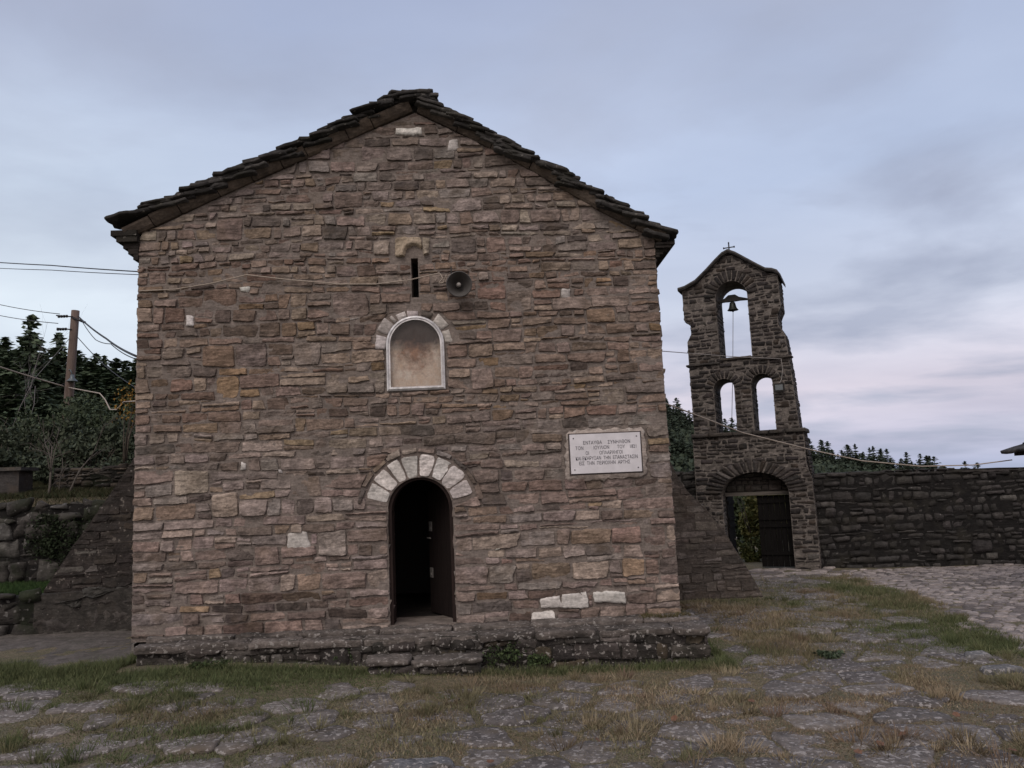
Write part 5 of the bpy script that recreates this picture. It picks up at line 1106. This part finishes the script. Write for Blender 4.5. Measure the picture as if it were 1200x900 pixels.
for Y, stp, o in rows:
    xs = list(np.arange(772 + o, 850, stp)) + list(np.arange(640 + o, 771, stp * 1.7)) + list(np.arange(850 + o, 945, stp * 1.4)) + (list(np.arange(945 + o, 1150, stp)) if Y > RY - 10 else [])
    for x in xs:
        xj = x + rg.normal(0, stp * 0.3); X = float(at_y(xj, 540, Y)[0]); k = cnt % 3; cnt += 1
        s = rg.uniform(0.75, 1.1) if rg.random() > 0.12 else 1.3; z = float(hz(np.array(X), np.array(Y + rg.normal(0, 1)))) - 0.44 * TH_
        loc = (X, Y, z); sc3 = (s * rg.uniform(.95, 1.35),) * 2 + (s,)
        if first[k]: first[k] = False; rp_[k].location = loc; rp_[k].scale = sc3
        else: place(rp_[k], loc, sc3, rg.uniform(0, 6.28))

def bush_mesh(seed, w_, d_, h_, n, leaf, cols, lobes=7):
    r = np.random.default_rng(seed); A = Acc(); ctr = np.array([(r.uniform(-.6, .6) * w_, r.uniform(-.6, .6) * d_, h_ * r.uniform(0.25, 0.75)) for _ in range(lobes)]); rad = np.array([r.uniform(0.3, 0.55) for _ in range(lobes)])
    idx = r.integers(0, lobes, n); u = r.normal(0, 1, (n, 3)); u /= np.linalg.norm(u, axis=1, keepdims=True)
    q = r.uniform(0.35, 1.08, n) ** 0.6
    C = ctr[idx] + u * (q * rad[idx])[:, None] * np.array([w_, d_, h_ * 0.75]) ; C[:, 2] = np.abs(C[:, 2])
    keep = fbm(C[:, 0] * 2.2 / max(w_, 1) * 2, C[:, 1] * 2.2, C[:, 2] * 2.2 + seed, 2) > -0.35; C = C[keep]; n = len(C)
    d = r.normal(0, 1, (n, 3)); d /= np.linalg.norm(d, axis=1, keepdims=True); e = np.cross(d, r.normal(0, 1, (n, 3))); e /= np.linalg.norm(e, axis=1, keepdims=True); s = leaf * r.uniform(0.6, 1.4, n)[:, None]
    cols = np.array(cols); K = cols[r.integers(0, len(cols), n)] * r.uniform(0.75, 1.25, n)[:, None]
    quads(A, C, d * s, e * s, K); return A
def bush(name, loc, seed, w_, d_, h_, n, leaf, cols, label, stem=True, cat='shrub', group=None):
    t = empty(name, loc, 0, label=label, cat=cat, group=group); bush_mesh(seed, w_, d_, h_, n, leaf, cols).build('foliage', M_leaf, t, smooth=False)
    if stem:
        r = np.random.default_rng(seed + 900); B = Acc()
        for k in range(6):
            a = r.uniform(0, 6.28); B.tube([(0.1 * math.cos(a), 0.1 * math.sin(a), -0.2), (w_ * .25 * math.cos(a), d_ * .25 * math.sin(a), h_ * .4), (w_ * .45 * math.cos(a), d_ * .45 * math.sin(a), h_ * .85)], [0.03, 0.018, 0.006], n=5)
        B.build('stems', M_bark, t)
    return t
DG = [(0.052, 0.068, 0.044), (0.040, 0.053, 0.034), (0.065, 0.080, 0.053)]; GG = [(0.058, 0.080, 0.046), (0.047, 0.066, 0.038), (0.070, 0.094, 0.055)]
for i, (x, yt, Y, w_, cols, lab) in enumerate(((-30, 478, 20.5, 1.9, DG, 'dark green bush at the far left edge below the wood'), (28, 486, 20, 1.6, DG, 'dark green bush behind the grey hut'), (70, 470, 21.5, 1.7, GG, 'grey green bush at the foot of the utility pole'), (112, 476, 20.5, 1.6, GG, 'grey green bush between the utility pole and the chapel'), (150, 488, 19.5, 1.5, DG, 'dark green bush against the chapel corner'), (5, 515, 18, 1.3, DG, 'low dark bush above the grey hut'), (105, 520, 17.6, 1.2, DG, 'low dark bush behind the dry stone wall'), (190, 500, 19, 1.8, DG, 'dark bush mostly hidden behind the chapel'))):
    T = at_y(x, yt, Y); zg = float(gz(T[0], Y)); h_ = max(0.9, float(T[2]) - zg)
    bush('bush', (float(T[0]), Y, zg), 300 + i, w_, 1.1, h_, 5200, 0.055, cols, lab)
T = at_y(146, 478, 17.2); zg = float(gz(T[0], 17.2))
yb = empty('yellow_shrub', (float(T[0]), 17.2, zg), 0, label='small shrub with yellow autumn leaves beside the chapel corner', cat='shrub')
r = np.random.default_rng(71); hY = float(T[2]) - zg; n = 260; A = Acc(); C = np.stack([r.normal(0.1, 0.17, n), r.normal(0, 0.2, n), hY + r.normal(0.12, 0.2, n)], 1); d = r.normal(0, 1, (n, 3)); d /= np.linalg.norm(d, axis=1, keepdims=True); e = np.cross(d, r.normal(0, 1, (n, 3))); e /= np.linalg.norm(e, axis=1, keepdims=True)
quads(A, C, d * 0.035, e * 0.035, np.array([(0.30, 0.16, 0.03), (0.22, 0.13, 0.03), (0.10, 0.09, 0.03)])[r.integers(0, 3, n)]); A.build('foliage', M_leaf, yb, smooth=False)
B = Acc()
for k in range(7): a = r.uniform(0, 6.28); B.tube([(0, 0, -0.1), (0.1 * math.cos(a), 0.1 * math.sin(a), hY * .6), (0.3 * math.cos(a), 0.3 * math.sin(a), hY + r.uniform(-.2, .25))], [0.02, 0.012, 0.004], n=5)
B.build('stems', M_bark, yb)
# bare saplings
def branches(B, p, d, L_, r0, depth, r):
    n = 4; pts = [p]; q = p.copy(); dd = d.copy()
    for i in range(n): dd = dd + r.normal(0, 0.13, 3); dd /= np.linalg.norm(dd); q = q + dd * L_ / n; pts.append(q.copy())
    B.tube(pts, list(np.linspace(r0, r0 * 0.5, n + 1)), n=5)
    if depth > 0:
        for i in range(r.integers(2, 5)):
            b = pts[r.integers(1, n + 1)]; nd = dd + r.normal(0, 0.55, 3) + np.array([0, 0, 0.15]); nd /= np.linalg.norm(nd); branches(B, b.copy(), nd, L_ * r.uniform(0.5, 0.75), r0 * 0.5, depth - 1, r)
M_twig = wood_mat('pale_twig', (0.05, 0.044, 0.038), (0.11, 0.098, 0.085), (1, 1, .2))
def sapling(px_, py, Y, H, seed, label, r0=0.03, z=None, m=M_twig):
    P = at_y(px_, py, Y); zg = float(gz(P[0], Y)) if z is None else z; t = empty('bare_sapling', (float(P[0]), Y, zg), 0, label=label, cat='tree')
    B = Acc(); r = np.random.default_rng(seed); branches(B, np.array([0, 0, -0.1]), np.array([0.03, 0, 1.0]), H, r0, 3, r); B.build('branches', m, t); return t
sapling(56, 580, 15.2, 1.1, 1, 'slim bare sapling standing alone right of the grey hut', 0.028)
sapling(78, 580, 15.6, 0.95, 6, 'forked bare sapling in front of the dry stone wall', 0.024)
sapling(70, 580, 15.9, 0.8, 9, 'thin bare sapling between two others by the dry stone wall', 0.016)
M_tw2 = wood_mat('grey_twig', (0.10, 0.095, 0.10), (0.16, 0.15, 0.15), (1, 1, .2))
sapling(-8, 560, 23.0, 2.7, 21, 'leafless grey tree with upright twigs at the left edge', 0.016, m=M_tw2)
sapling(22, 560, 25.0, 2.7, 27, 'leafless grey tree with twigs against the sky below the spruce top', 0.015, m=M_tw2)
# low growth covering the slope between the ridge trees
r = np.random.default_rng(808); n = 42000; A = Acc(); ux = r.uniform(-5, 95, n); uy = r.uniform(55, RY + 1, n); ux = ux * uy / RY; uz = hz(ux, uy) + r.uniform(0.0, 1.0, n) ** 2 * 0.9
d = r.normal(0, 1, (n, 3)); d /= np.linalg.norm(d, axis=1, keepdims=True); e = np.cross(d, r.normal(0, 1, (n, 3))); e /= np.linalg.norm(e, axis=1, keepdims=True); sz = r.uniform(0.18, 0.42, n)[:, None]
quads(A, np.stack([ux, uy, uz], 1), d * sz, e * sz, np.array([(0.030, 0.041, 0.029), (0.040, 0.052, 0.036), (0.024, 0.034, 0.025)])[r.integers(0, 3, n)])
setp(A.build('undergrowth', M_need, None, smooth=False), kind='stuff')
# bushes beyond the gate
YG = [(0.19, 0.19, 0.065), (0.14, 0.15, 0.05), (0.24, 0.22, 0.08)]
Pg = at_y(884, 640, 22.0); bush('bush', (float(Pg[0]) + .15, 22.0, float(gz(Pg[0], 22.0)) - 0.15), 340, 1.1, 0.9, 2.0, 7000, 0.06, YG, 'yellow green bush seen through the open gateway')
Pg4 = at_y(882, 655, 20.6); bush('bush', (float(Pg4[0]) + .1, 20.7, float(gz(Pg4[0], 20.7)) - 0.15), 343, 1.0, 0.5, 0.75, 6000, 0.035, [(0.10, 0.115, 0.04), (0.07, 0.09, 0.03), (0.14, 0.14, 0.055)], 'low green growth on the ground just outside the gateway', False)
Pg2 = at_y(866, 640, 27.0); bush('bush', (float(Pg2[0]) - .3, 27.0, -0.6), 341, 1.6, 1.0, 2.3, 6000, 0.07, [(0.035, 0.05, 0.025), (0.05, 0.065, 0.03)], 'dark green bush behind the yellow bush beyond the gateway')
Pg3 = at_y(905, 640, 28.0); bush('bush', (float(Pg3[0]) + 1.0, 28.0, -0.6), 342, 2.2, 1.0, 2.4, 6000, 0.07, [(0.035, 0.05, 0.025), (0.06, 0.07, 0.03)], 'dark green bush beyond the closed gate leaf')

# ------------------------------------------------------------------ utility pole and overhead wires
PY = 24.0; pt_ = at_y(88.5, 364, PY); pb_ = at_y(78, 500, PY); pb_z = float(gz(pb_[0], PY)) - 0.5
up_ = empty('utility_pole', (float(pb_[0]), PY, pb_z), 0, label='weathered wooden utility pole leaning slightly before the wood', cat='utility pole')
dxp = float(pt_[0] - pb_[0]); kx = dxp / float(pt_[2] - pb_[2]); Hp = float(pt_[2]) - pb_z
A = Acc(); A.tube([(kx * h - kx * (float(pb_[2]) - pb_z), 0, h) for h in np.linspace(0, Hp, 8)], list(np.linspace(0.15, 0.115, 8)), n=12); A.build('pole', wood_mat('weathered_pole', (0.085, 0.062, 0.052), (0.155, 0.12, 0.104), (1, 1, 0.06), 14), up_)
px_at = lambda h: kx * (h - (float(pb_[2]) - pb_z))
A = Acc()
for hh, ln in ((Hp - 0.22, 0.5), (Hp - 0.62, 0.45)):
    A.tube([(px_at(hh), -0.12, hh), (px_at(hh) - ln, -0.14, hh + 0.06)], 0.02, n=6)
    for k in range(4): A.tube([(px_at(hh) - 0.16 - k * 0.08, -0.135, hh + 0.02), (px_at(hh) - 0.20 - k * 0.08, -0.135, hh + 0.025)], 0.045, n=8)
A.tube([(px_at(Hp - .25), -0.12, Hp - .25), (px_at(Hp - .25) + 0.4, -0.14, Hp - .42)], 0.035, n=6); A.build('insulator', M_iron, up_)
hl = float(at_y(82, 446, PY)[2]) - pb_z; A = Acc(); lathe(A, [(0.0, 0.16), (0.05, 0.15), (0.06, 0.05), (0.15, -0.04), (0.16, -0.06), (0.0, -0.05)], (px_at(hl) + 0.16, -0.18, hl), (0, 0, 1), 14); A.tube([(px_at(hl), -0.1, hl + 0.32), (px_at(hl) + 0.1, -0.18, hl + 0.3), (px_at(hl) + 0.16, -0.18, hl + 0.14)], 0.018, n=6); A.build('lamp', plain_mat('grey_lamp', (0.10, 0.12, 0.13), 0.4, 0.4), up_)
pp = lambda x, y, Y=PY - 0.15: at_y(x, y, Y)
cable([at_y(-60, 340, 30), pp(70, 368)], 0.012, M_cable, 'upper thin wire running left from the top of the utility pole', 0.012)
cable([at_y(-60, 354, 30), pp(68, 379)], 0.012, M_cable, 'lower thin wire running left from the top of the utility pole', 0.012)
cable([pp(92, 371), at_y(125, 397, 19.5), at_y(160, 417.5, 15)], 0.024, M_cable, 'thick black cable from the utility pole down to the chapel', 0.006)
cable([pp(96, 376), at_y(112, 398, 21), at_y(130, 403, 18.5), at_y(160, 421, 15)], 0.011, M_cable, 'thin slack wire hanging below the thick cable by the utility pole', 0.01)
cable([pp(90, 394), at_y(118, 424, 22), at_y(160, 455, 18)], 0.012, M_cable, 'thin wire slanting down to the right from the middle of the utility pole', 0.006)
cable([pp(82, 396), at_y(35, 450, 22.5)], 0.010, plain_mat('grey_stay', (0.10, 0.10, 0.10)), 'thin stay wire slanting down to the left from the utility pole', 0.0)
cable([at_y(-60, 414, 20), pp(0, 430, 21.5), pp(76, 453)], 0.020, M_cream, 'pale cable sagging in from the left edge to the utility pole', 0.004)
cable([pp(80, 454), at_y(117, 461, 20), at_y(123, 468, 19.3), at_y(129, 480, 18.8), at_y(137, 480, 18.2), at_y(145, 471, 17.5), at_y(160, 470, 16)], 0.016, M_cream, 'pale cable looping from the utility pole towards the chapel corner', 0.0, 6)
cable([at_y(-60, 303, 16), at_y(60, 311, 12.4), to_local(at_y(162, 318, 11)) * 0 + at_y(165, 318.5, 10.9)], 0.009, M_cable, 'upper black wire entering from the left to the chapel eave', 0.002)
cable([at_y(-60, 311, 16), at_y(60, 316.5, 12.4), at_y(165, 322, 10.9)], 0.006, M_cable, 'lower black wire entering from the left to the chapel eave', 0.002)
cable([at_y(778, 472, 11.6), at_y(870, 507, 13.2), at_y(950, 527, 14.0), at_y(1010, 540, 14.3), at_y(1080, 546.5, 14.5), at_y(1140, 545, 14.5), at_y(1186, 539, 14.55)], 0.011, M_cream, 'pale cable from the chapel across the gateway to the shelter roof', 0.0, 8)

# ------------------------------------------------------------------ grass and small plants
def grass(name, n, region, dens, colf, hts, seed, wd=0.005, zf=gz):
    r = np.random.default_rng(seed); x = r.uniform(region[0], region[1], n); y = r.uniform(region[2], region[3], n); k = r.random(n) < dens(x, y); x, y = x[k], y[k]; n = len(x)
    z = zf(x, y) - 0.005; h = hts(x, y) * r.uniform(0.5, 1.35, n); a = r.uniform(0, 6.28, n); le = r.uniform(0.2, 1.0, n) * h; a2 = r.uniform(0, 6.28, n)
    w_ = wd * r.uniform(0.7, 1.5, n); B0 = np.stack([x - np.cos(a) * w_, y - np.sin(a) * w_, z], 1); B1 = np.stack([x + np.cos(a) * w_, y + np.sin(a) * w_, z], 1)
    T_ = np.stack([x + np.cos(a2) * le, y + np.sin(a2) * le, z + h], 1); V = np.stack([B0, B1, T_], 1).reshape(-1, 3)
    me = bpy.data.meshes.new(name); me.vertices.add(3 * n); me.vertices.foreach_set('co', V.ravel()); me.loops.add(3 * n); me.loops.foreach_set('vertex_index', np.arange(3 * n)); me.polygons.add(n); me.polygons.foreach_set('loop_start', np.arange(0, 3 * n, 3)); me.update(calc_edges=True)
    c = np.ones((3 * n, 4)); c[:, :3] = np.repeat(colf(x, y, r), 3, 0); at_ = me.color_attributes.new('Col', 'FLOAT_COLOR', 'POINT'); at_.data.foreach_set('color', c.ravel()); me.materials.append(M_grass)
    o = bpy.data.objects.new(name, me); COL.objects.link(o); return o
def tufts(name, n, per, region, dens, colf, h0, h1, seed):
    r = np.random.default_rng(seed); cx = r.uniform(region[0], region[1], n); cy = r.uniform(region[2], region[3], n); k = r.random(n) < dens(cx, cy); cx, cy = cx[k], cy[k]
    m = len(cx); sz = r.uniform(0.02, 0.07, m); hh = r.uniform(h0, h1, m); q = np.repeat(np.arange(m), per)
    x = cx[q] + r.normal(0, 1, len(q)) * sz[q]; y = cy[q] + r.normal(0, 1, len(q)) * sz[q]; h = hh[q] * r.uniform(0.5, 1.2, len(q)); n = len(q)
    z = gz(x, y) - 0.005; a = r.uniform(0, 6.28, n); ox, oy = x - cx[q], y - cy[q]; w_ = 0.0045 * r.uniform(.7, 1.4, n)
    T_ = np.stack([x + ox * 0.9 + r.normal(0, 0.02, n), y + oy * 0.9 + r.normal(0, 0.02, n), z + h], 1)
    V = np.stack([np.stack([x - np.cos(a) * w_, y - np.sin(a) * w_, z], 1), np.stack([x + np.cos(a) * w_, y + np.sin(a) * w_, z], 1), T_], 1).reshape(-1, 3)
    me = bpy.data.meshes.new(name); me.vertices.add(3 * n); me.vertices.foreach_set('co', V.ravel()); me.loops.add(3 * n); me.loops.foreach_set('vertex_index', np.arange(3 * n)); me.polygons.add(n); me.polygons.foreach_set('loop_start', np.arange(0, 3 * n, 3)); me.update(calc_edges=True)
    c = np.ones((3 * n, 4)); c[:, :3] = np.repeat(colf(cx, cy, r)[q], 3, 0); at_ = me.color_attributes.new('Col', 'FLOAT_COLOR', 'POINT'); at_.data.foreach_set('color', c.ravel()); me.materials.append(M_grass)
    o = bpy.data.objects.new(name, me); COL.objects.link(o); return o
def cell_gap(x, y): return fbm(x * 2.1, y * 2.6, 3.3, 3)
def dens(x, y):
    d = 0.26 + 0.70 * sstep(-0.1, 0.6, cell_gap(x, y)) ** 1.3 + 0.25 * sstep(0.1, 0.8, fbm(x * 5.1, y * 5.1, 1.7, 2))
    d = d + 0.75 * sstep(8.0, 9.2, y) * sstep(-1.2, -2.4, x) * sstep(10.2, 9.7, y)           # lush strip left of the steps
    d = d + 0.6 * sstep(9.0, 9.35, y) * (x < 2.6) * (y < 9.7)                                    # foot of the ledge
    pe = path_edge(y); d = d + (0.40 + 0.5 * fbm(x * 2.2, y * 1.6, 7.7, 2)) * sstep(0.80, 0.3, np.abs(x - pe + 0.35)) * sstep(17.5, 14, y)   # strip along the cobbles
    d = d * (1 - 0.45 * sstep(9.4, 10.2, y) * sstep(2.2, 2.6, x)) + 0.5 * sstep(-0.2, 0.5, fbm(x * 1.5, y * 1.5, 44.0, 2)) * sstep(2.2, 2.6, x) * sstep(9, 9.8, y) * sstep(4.2, 3.2, x)                       # tuft by the right buttress
    d = d + 0.30 * sstep(1.0, 4, x) * sstep(9, 7, y)
    d = np.where(x > pe + 0.22 + 0.2 * vn(y * 2.3, 1.0), 0, d)
    inside = (y > 9.44 + 0.026 * x) & (x > -4.7) & (x < 2.25) & (y < 19)
    d = np.where(inside, 0, d); d = np.where((x < -4.85) & (y > 9.75 + 0.2 * vn(x * 2, 2.0)), 0, d)
    d = np.where((x < 4.4) & (y > 14.2), 0, d)
    return np.clip(d * (1 - 0.5 * sstep(12, 17, y)), 0, 1)
def gcol(x, y, r):
    green = 0.5 + 0.55 * fbm(x * 0.9, y * 0.9, 8.8, 3)
    green = green + 0.9 * sstep(7.8, 9.2, y) * sstep(-0.5, -2.0, x) + 0.55 * sstep(-1.0, -3, x) + 0.9 * sstep(9.1, 9.4, y) * (x < 2.6) + 0.6 * sstep(0.8, 0.3, np.abs(x - path_edge(y) + 0.35)) * sstep(8.2, 9.5, y) - 0.4 * sstep(0.5, 3, x) * sstep(9, 7.5, y) - 0.12 * sstep(10, 12, y)
    g_ = np.clip(green + r.normal(0, 0.22, len(x)), 0, 1)[:, None]
    dry = np.array([(0.29, 0.235, 0.16), (0.19, 0.14, 0.105), (0.36, 0.295, 0.205)])[r.integers(0, 3, len(x))]; gr = np.array([(0.10, 0.125, 0.058), (0.135, 0.15, 0.075), (0.08, 0.10, 0.048)])[r.integers(0, 3, len(x))]
    ru = np.clip(1.6 * fbm(x * 1.1, y * 1.3, 12.5, 3) - 0.1 + 0.5 * sstep(0.5, 3, x) * sstep(9.5, 7, y), 0, 1)[:, None] * 0.75; dry = dry * (1 - ru) + np.array((0.17, 0.118, 0.088)) * ru
    return dry * (1 - g_) + gr * g_
hts = lambda x, y: 0.016 + 0.03 * sstep(0.0, 0.8, fbm(x * 1.3, y * 1.3, 6.1, 2)) + 0.03 * sstep(8.3, 9.2, y) * sstep(-1, -3, x) + 0.06 * sstep(9.15, 9.4, y) * (x < 2.4) + 0.03 * sstep(2.6, 3, x) * sstep(9, 10, y)
setp(grass('grass', 1250000, (-6.6, 7.2, 5.0, 17.5), dens, gcol, hts, 91, 0.0045), kind='stuff')
setp(tufts('grass_tufts', 9000, 55, (-6.6, 7.2, 5.0, 16.5), lambda x, y: dens(x, y) * 0.55 * sstep(-0.3, 0.5, fbm(x * 1.4, y * 1.4, 31.0, 2)), gcol, 0.05, 0.13, 97), kind='stuff')
# grass on the terrace and on top of the low wall
setp(grass('grass', 60000, (-14, -5.6, 14.6, 18.0), lambda x, y: np.full_like(x, 0.9), lambda x, y, r: np.array([(0.04, 0.05, 0.025), (0.06, 0.056, 0.032)])[r.integers(0, 2, len(x))], lambda x, y: 0.08 + 0 * x, 93, 0.008), kind='stuff')
setp(grass('grass', 42000, (-12, -6.4, 12.6, 14.15), lambda x, y: np.full_like(x, 0.9), lambda x, y, r: np.array([(0.035, 0.07, 0.025), (0.05, 0.085, 0.03)])[r.integers(0, 2, len(x))], lambda x, y: 0.10 + 0 * x, 94, 0.008, lambda x, y: np.full_like(x, 0.74)), kind='stuff')
# grass growing on the ledge at its right end
ledge_z = lambda x, y: np.full_like(x, 0.43)
setp(grass('grass', 4200, (0.7, 2.1, 10.0, 10.26), lambda x, y: sstep(0.9, 1.7, x) * sstep(-0.1, 0.5, vn(x * 6, y * 6)) * 0.9, lambda x, y, r: np.array([(0.14, 0.11, 0.06), (0.08, 0.08, 0.035)])[r.integers(0, 2, len(x))], lambda x, y: 0.05 + 0.04 * vn(x * 5, 3.0), 95, 0.005, ledge_z), kind='stuff')
# ivy and weeds
def weed(name, P, seed, w_, h_, n, leaf, cols, label, cat='plant'): return bush(name, tuple(float(q) for q in P), seed, w_, w_ * .6, h_, n, leaf, cols, label, False, cat)
WG = [(0.045, 0.07, 0.028), (0.06, 0.085, 0.035), (0.035, 0.05, 0.025)]
for i, (x, y, z, w_, h_, lab) in enumerate(((592, 780, 0.06, 0.28, 0.30, 'green weed clump at the right end of the doorstep'), (408, 782, 0.1, 0.2, 0.22, 'green weed clump at the left end of the doorstep'), (636, 779, 0.05, 0.2, 0.14, 'low green weeds along the ledge right of the doorstep'), (788, 772, 0.03, 0.24, 0.16, 'green weed clump at the foot of the right end of the ledge'), (250, 786, 0.17, 0.3, 0.12, 'low green weeds below the left part of the ledge'))):
    P = at_z(x, y, z); weed('weed', P, 360 + i, w_, h_, 700, 0.018, WG, lab)
P = at_z(972, 770, 0.02); weed('rosette_weed', P, 370, 0.22, 0.07, 240, 0.03, [(0.07, 0.095, 0.06), (0.05, 0.075, 0.045)], 'grey green leafy rosette growing between the paving slabs')
iv = at_y(64, 640, 14.05); bush('ivy', (float(iv[0]), 14.14, 0.80), 380, 0.85, 0.07, 1.25, 1900, 0.026, [(0.016, 0.026, 0.012), (0.024, 0.036, 0.017)], 'dark ivy hanging over the boulder retaining wall', False, 'plant')
# loose flat stones at the edge of the cobbles
for i, (x, y, w_, lab) in enumerate(((1172, 786, 0.42, 'flat grey stone lying in the grass beside the cobbles at the right edge'), (1146, 769, 0.28, 'small pale stone half sunk in grass beside the cobbles'))):
    P = at_z(x, y, 0.03); A = Acc(); A.prism(quad_ring([(-w_ / 2, -.12), (w_ / 2, -.10), (w_ / 2 - .05, .12), (-w_ / 2 + .03, .11)], seg=0.05, jit=0.01, rnd=0.04), tuple(P), (1, 0, 0), (0, 1, 0), (0, 0, 1), -0.04, 0.04, (0.20, 0.20, 0.205), bev=0.025, rough=0.012); setp(A.build('loose_stone', M_pave), lab, 'stone')
for i, (x, y) in enumerate(((502, 897), (462, 899))):
    P = at_z(x, y, 0.02); A = Acc(); A.prism(quad_ring([(-.2, -.09), (.2, -.1), (.19, .1), (-.18, .09)], seg=0.05, jit=0.01, rnd=0.05), tuple(P), (1, 0, 0), (0, 1, 0), (0, 0, 1), -0.03, 0.035, (0.17, 0.175, 0.19), bev=0.025, rough=0.008); setp(A.build('loose_stone', M_pave), ('right' if i == 0 else 'left') + ' one of two smooth blue grey stones at the bottom edge', 'stone')
# fallen leaves
M_fall = plain_mat('dry_leaf', (0.13, 0.07, 0.045), 0.8, 0, 0.3, 20)
lv = None; r = np.random.default_rng(66)
for i, (x, y) in enumerate(((1006, 882), (1058, 861), (1031, 872), (1187, 880), (402, 800), (575, 893), (790, 842), (880, 822), (330, 862), (232, 826), (700, 868), (1120, 838))):
    P = at_z(x, y, 0.045)
    if lv is None:
        A = Acc(); ring = [(0.0, -.055), (.03, -.03), (.055, -.02), (.04, .01), (.05, .04), (.012, .05), (-.012, .06), (-.04, .035), (-.05, 0), (-.03, -.03)]
        A.add([(a, b, 0.004 + 0.25 * abs(a) + 0.1 * abs(b)) for a, b in ring] + [(0, 0, 0.004)] + [(a, b, 0.002 + 0.25 * abs(a) + 0.1 * abs(b)) for a, b in ring] + [(0, 0, 0.002)], [(k, (k + 1) % 10, 10) for k in range(10)] + [(11 + (k + 1) % 10, 11 + k, 21) for k in range(10)], (.2, .1, .05))
        lv = A.build('fallen_leaf', M_fall); o = lv
    else: o = lv.copy(); COL.objects.link(o)
    o.location = tuple(P); o.rotation_euler = (r.normal(0, .3), r.normal(0, .3), r.uniform(0, 6.28)); o.scale = (0.6, 0.6, 0.6); setp(o, 'curled brown leaf fallen on the grassy paving', 'leaf', 'fallen leaves on the courtyard')
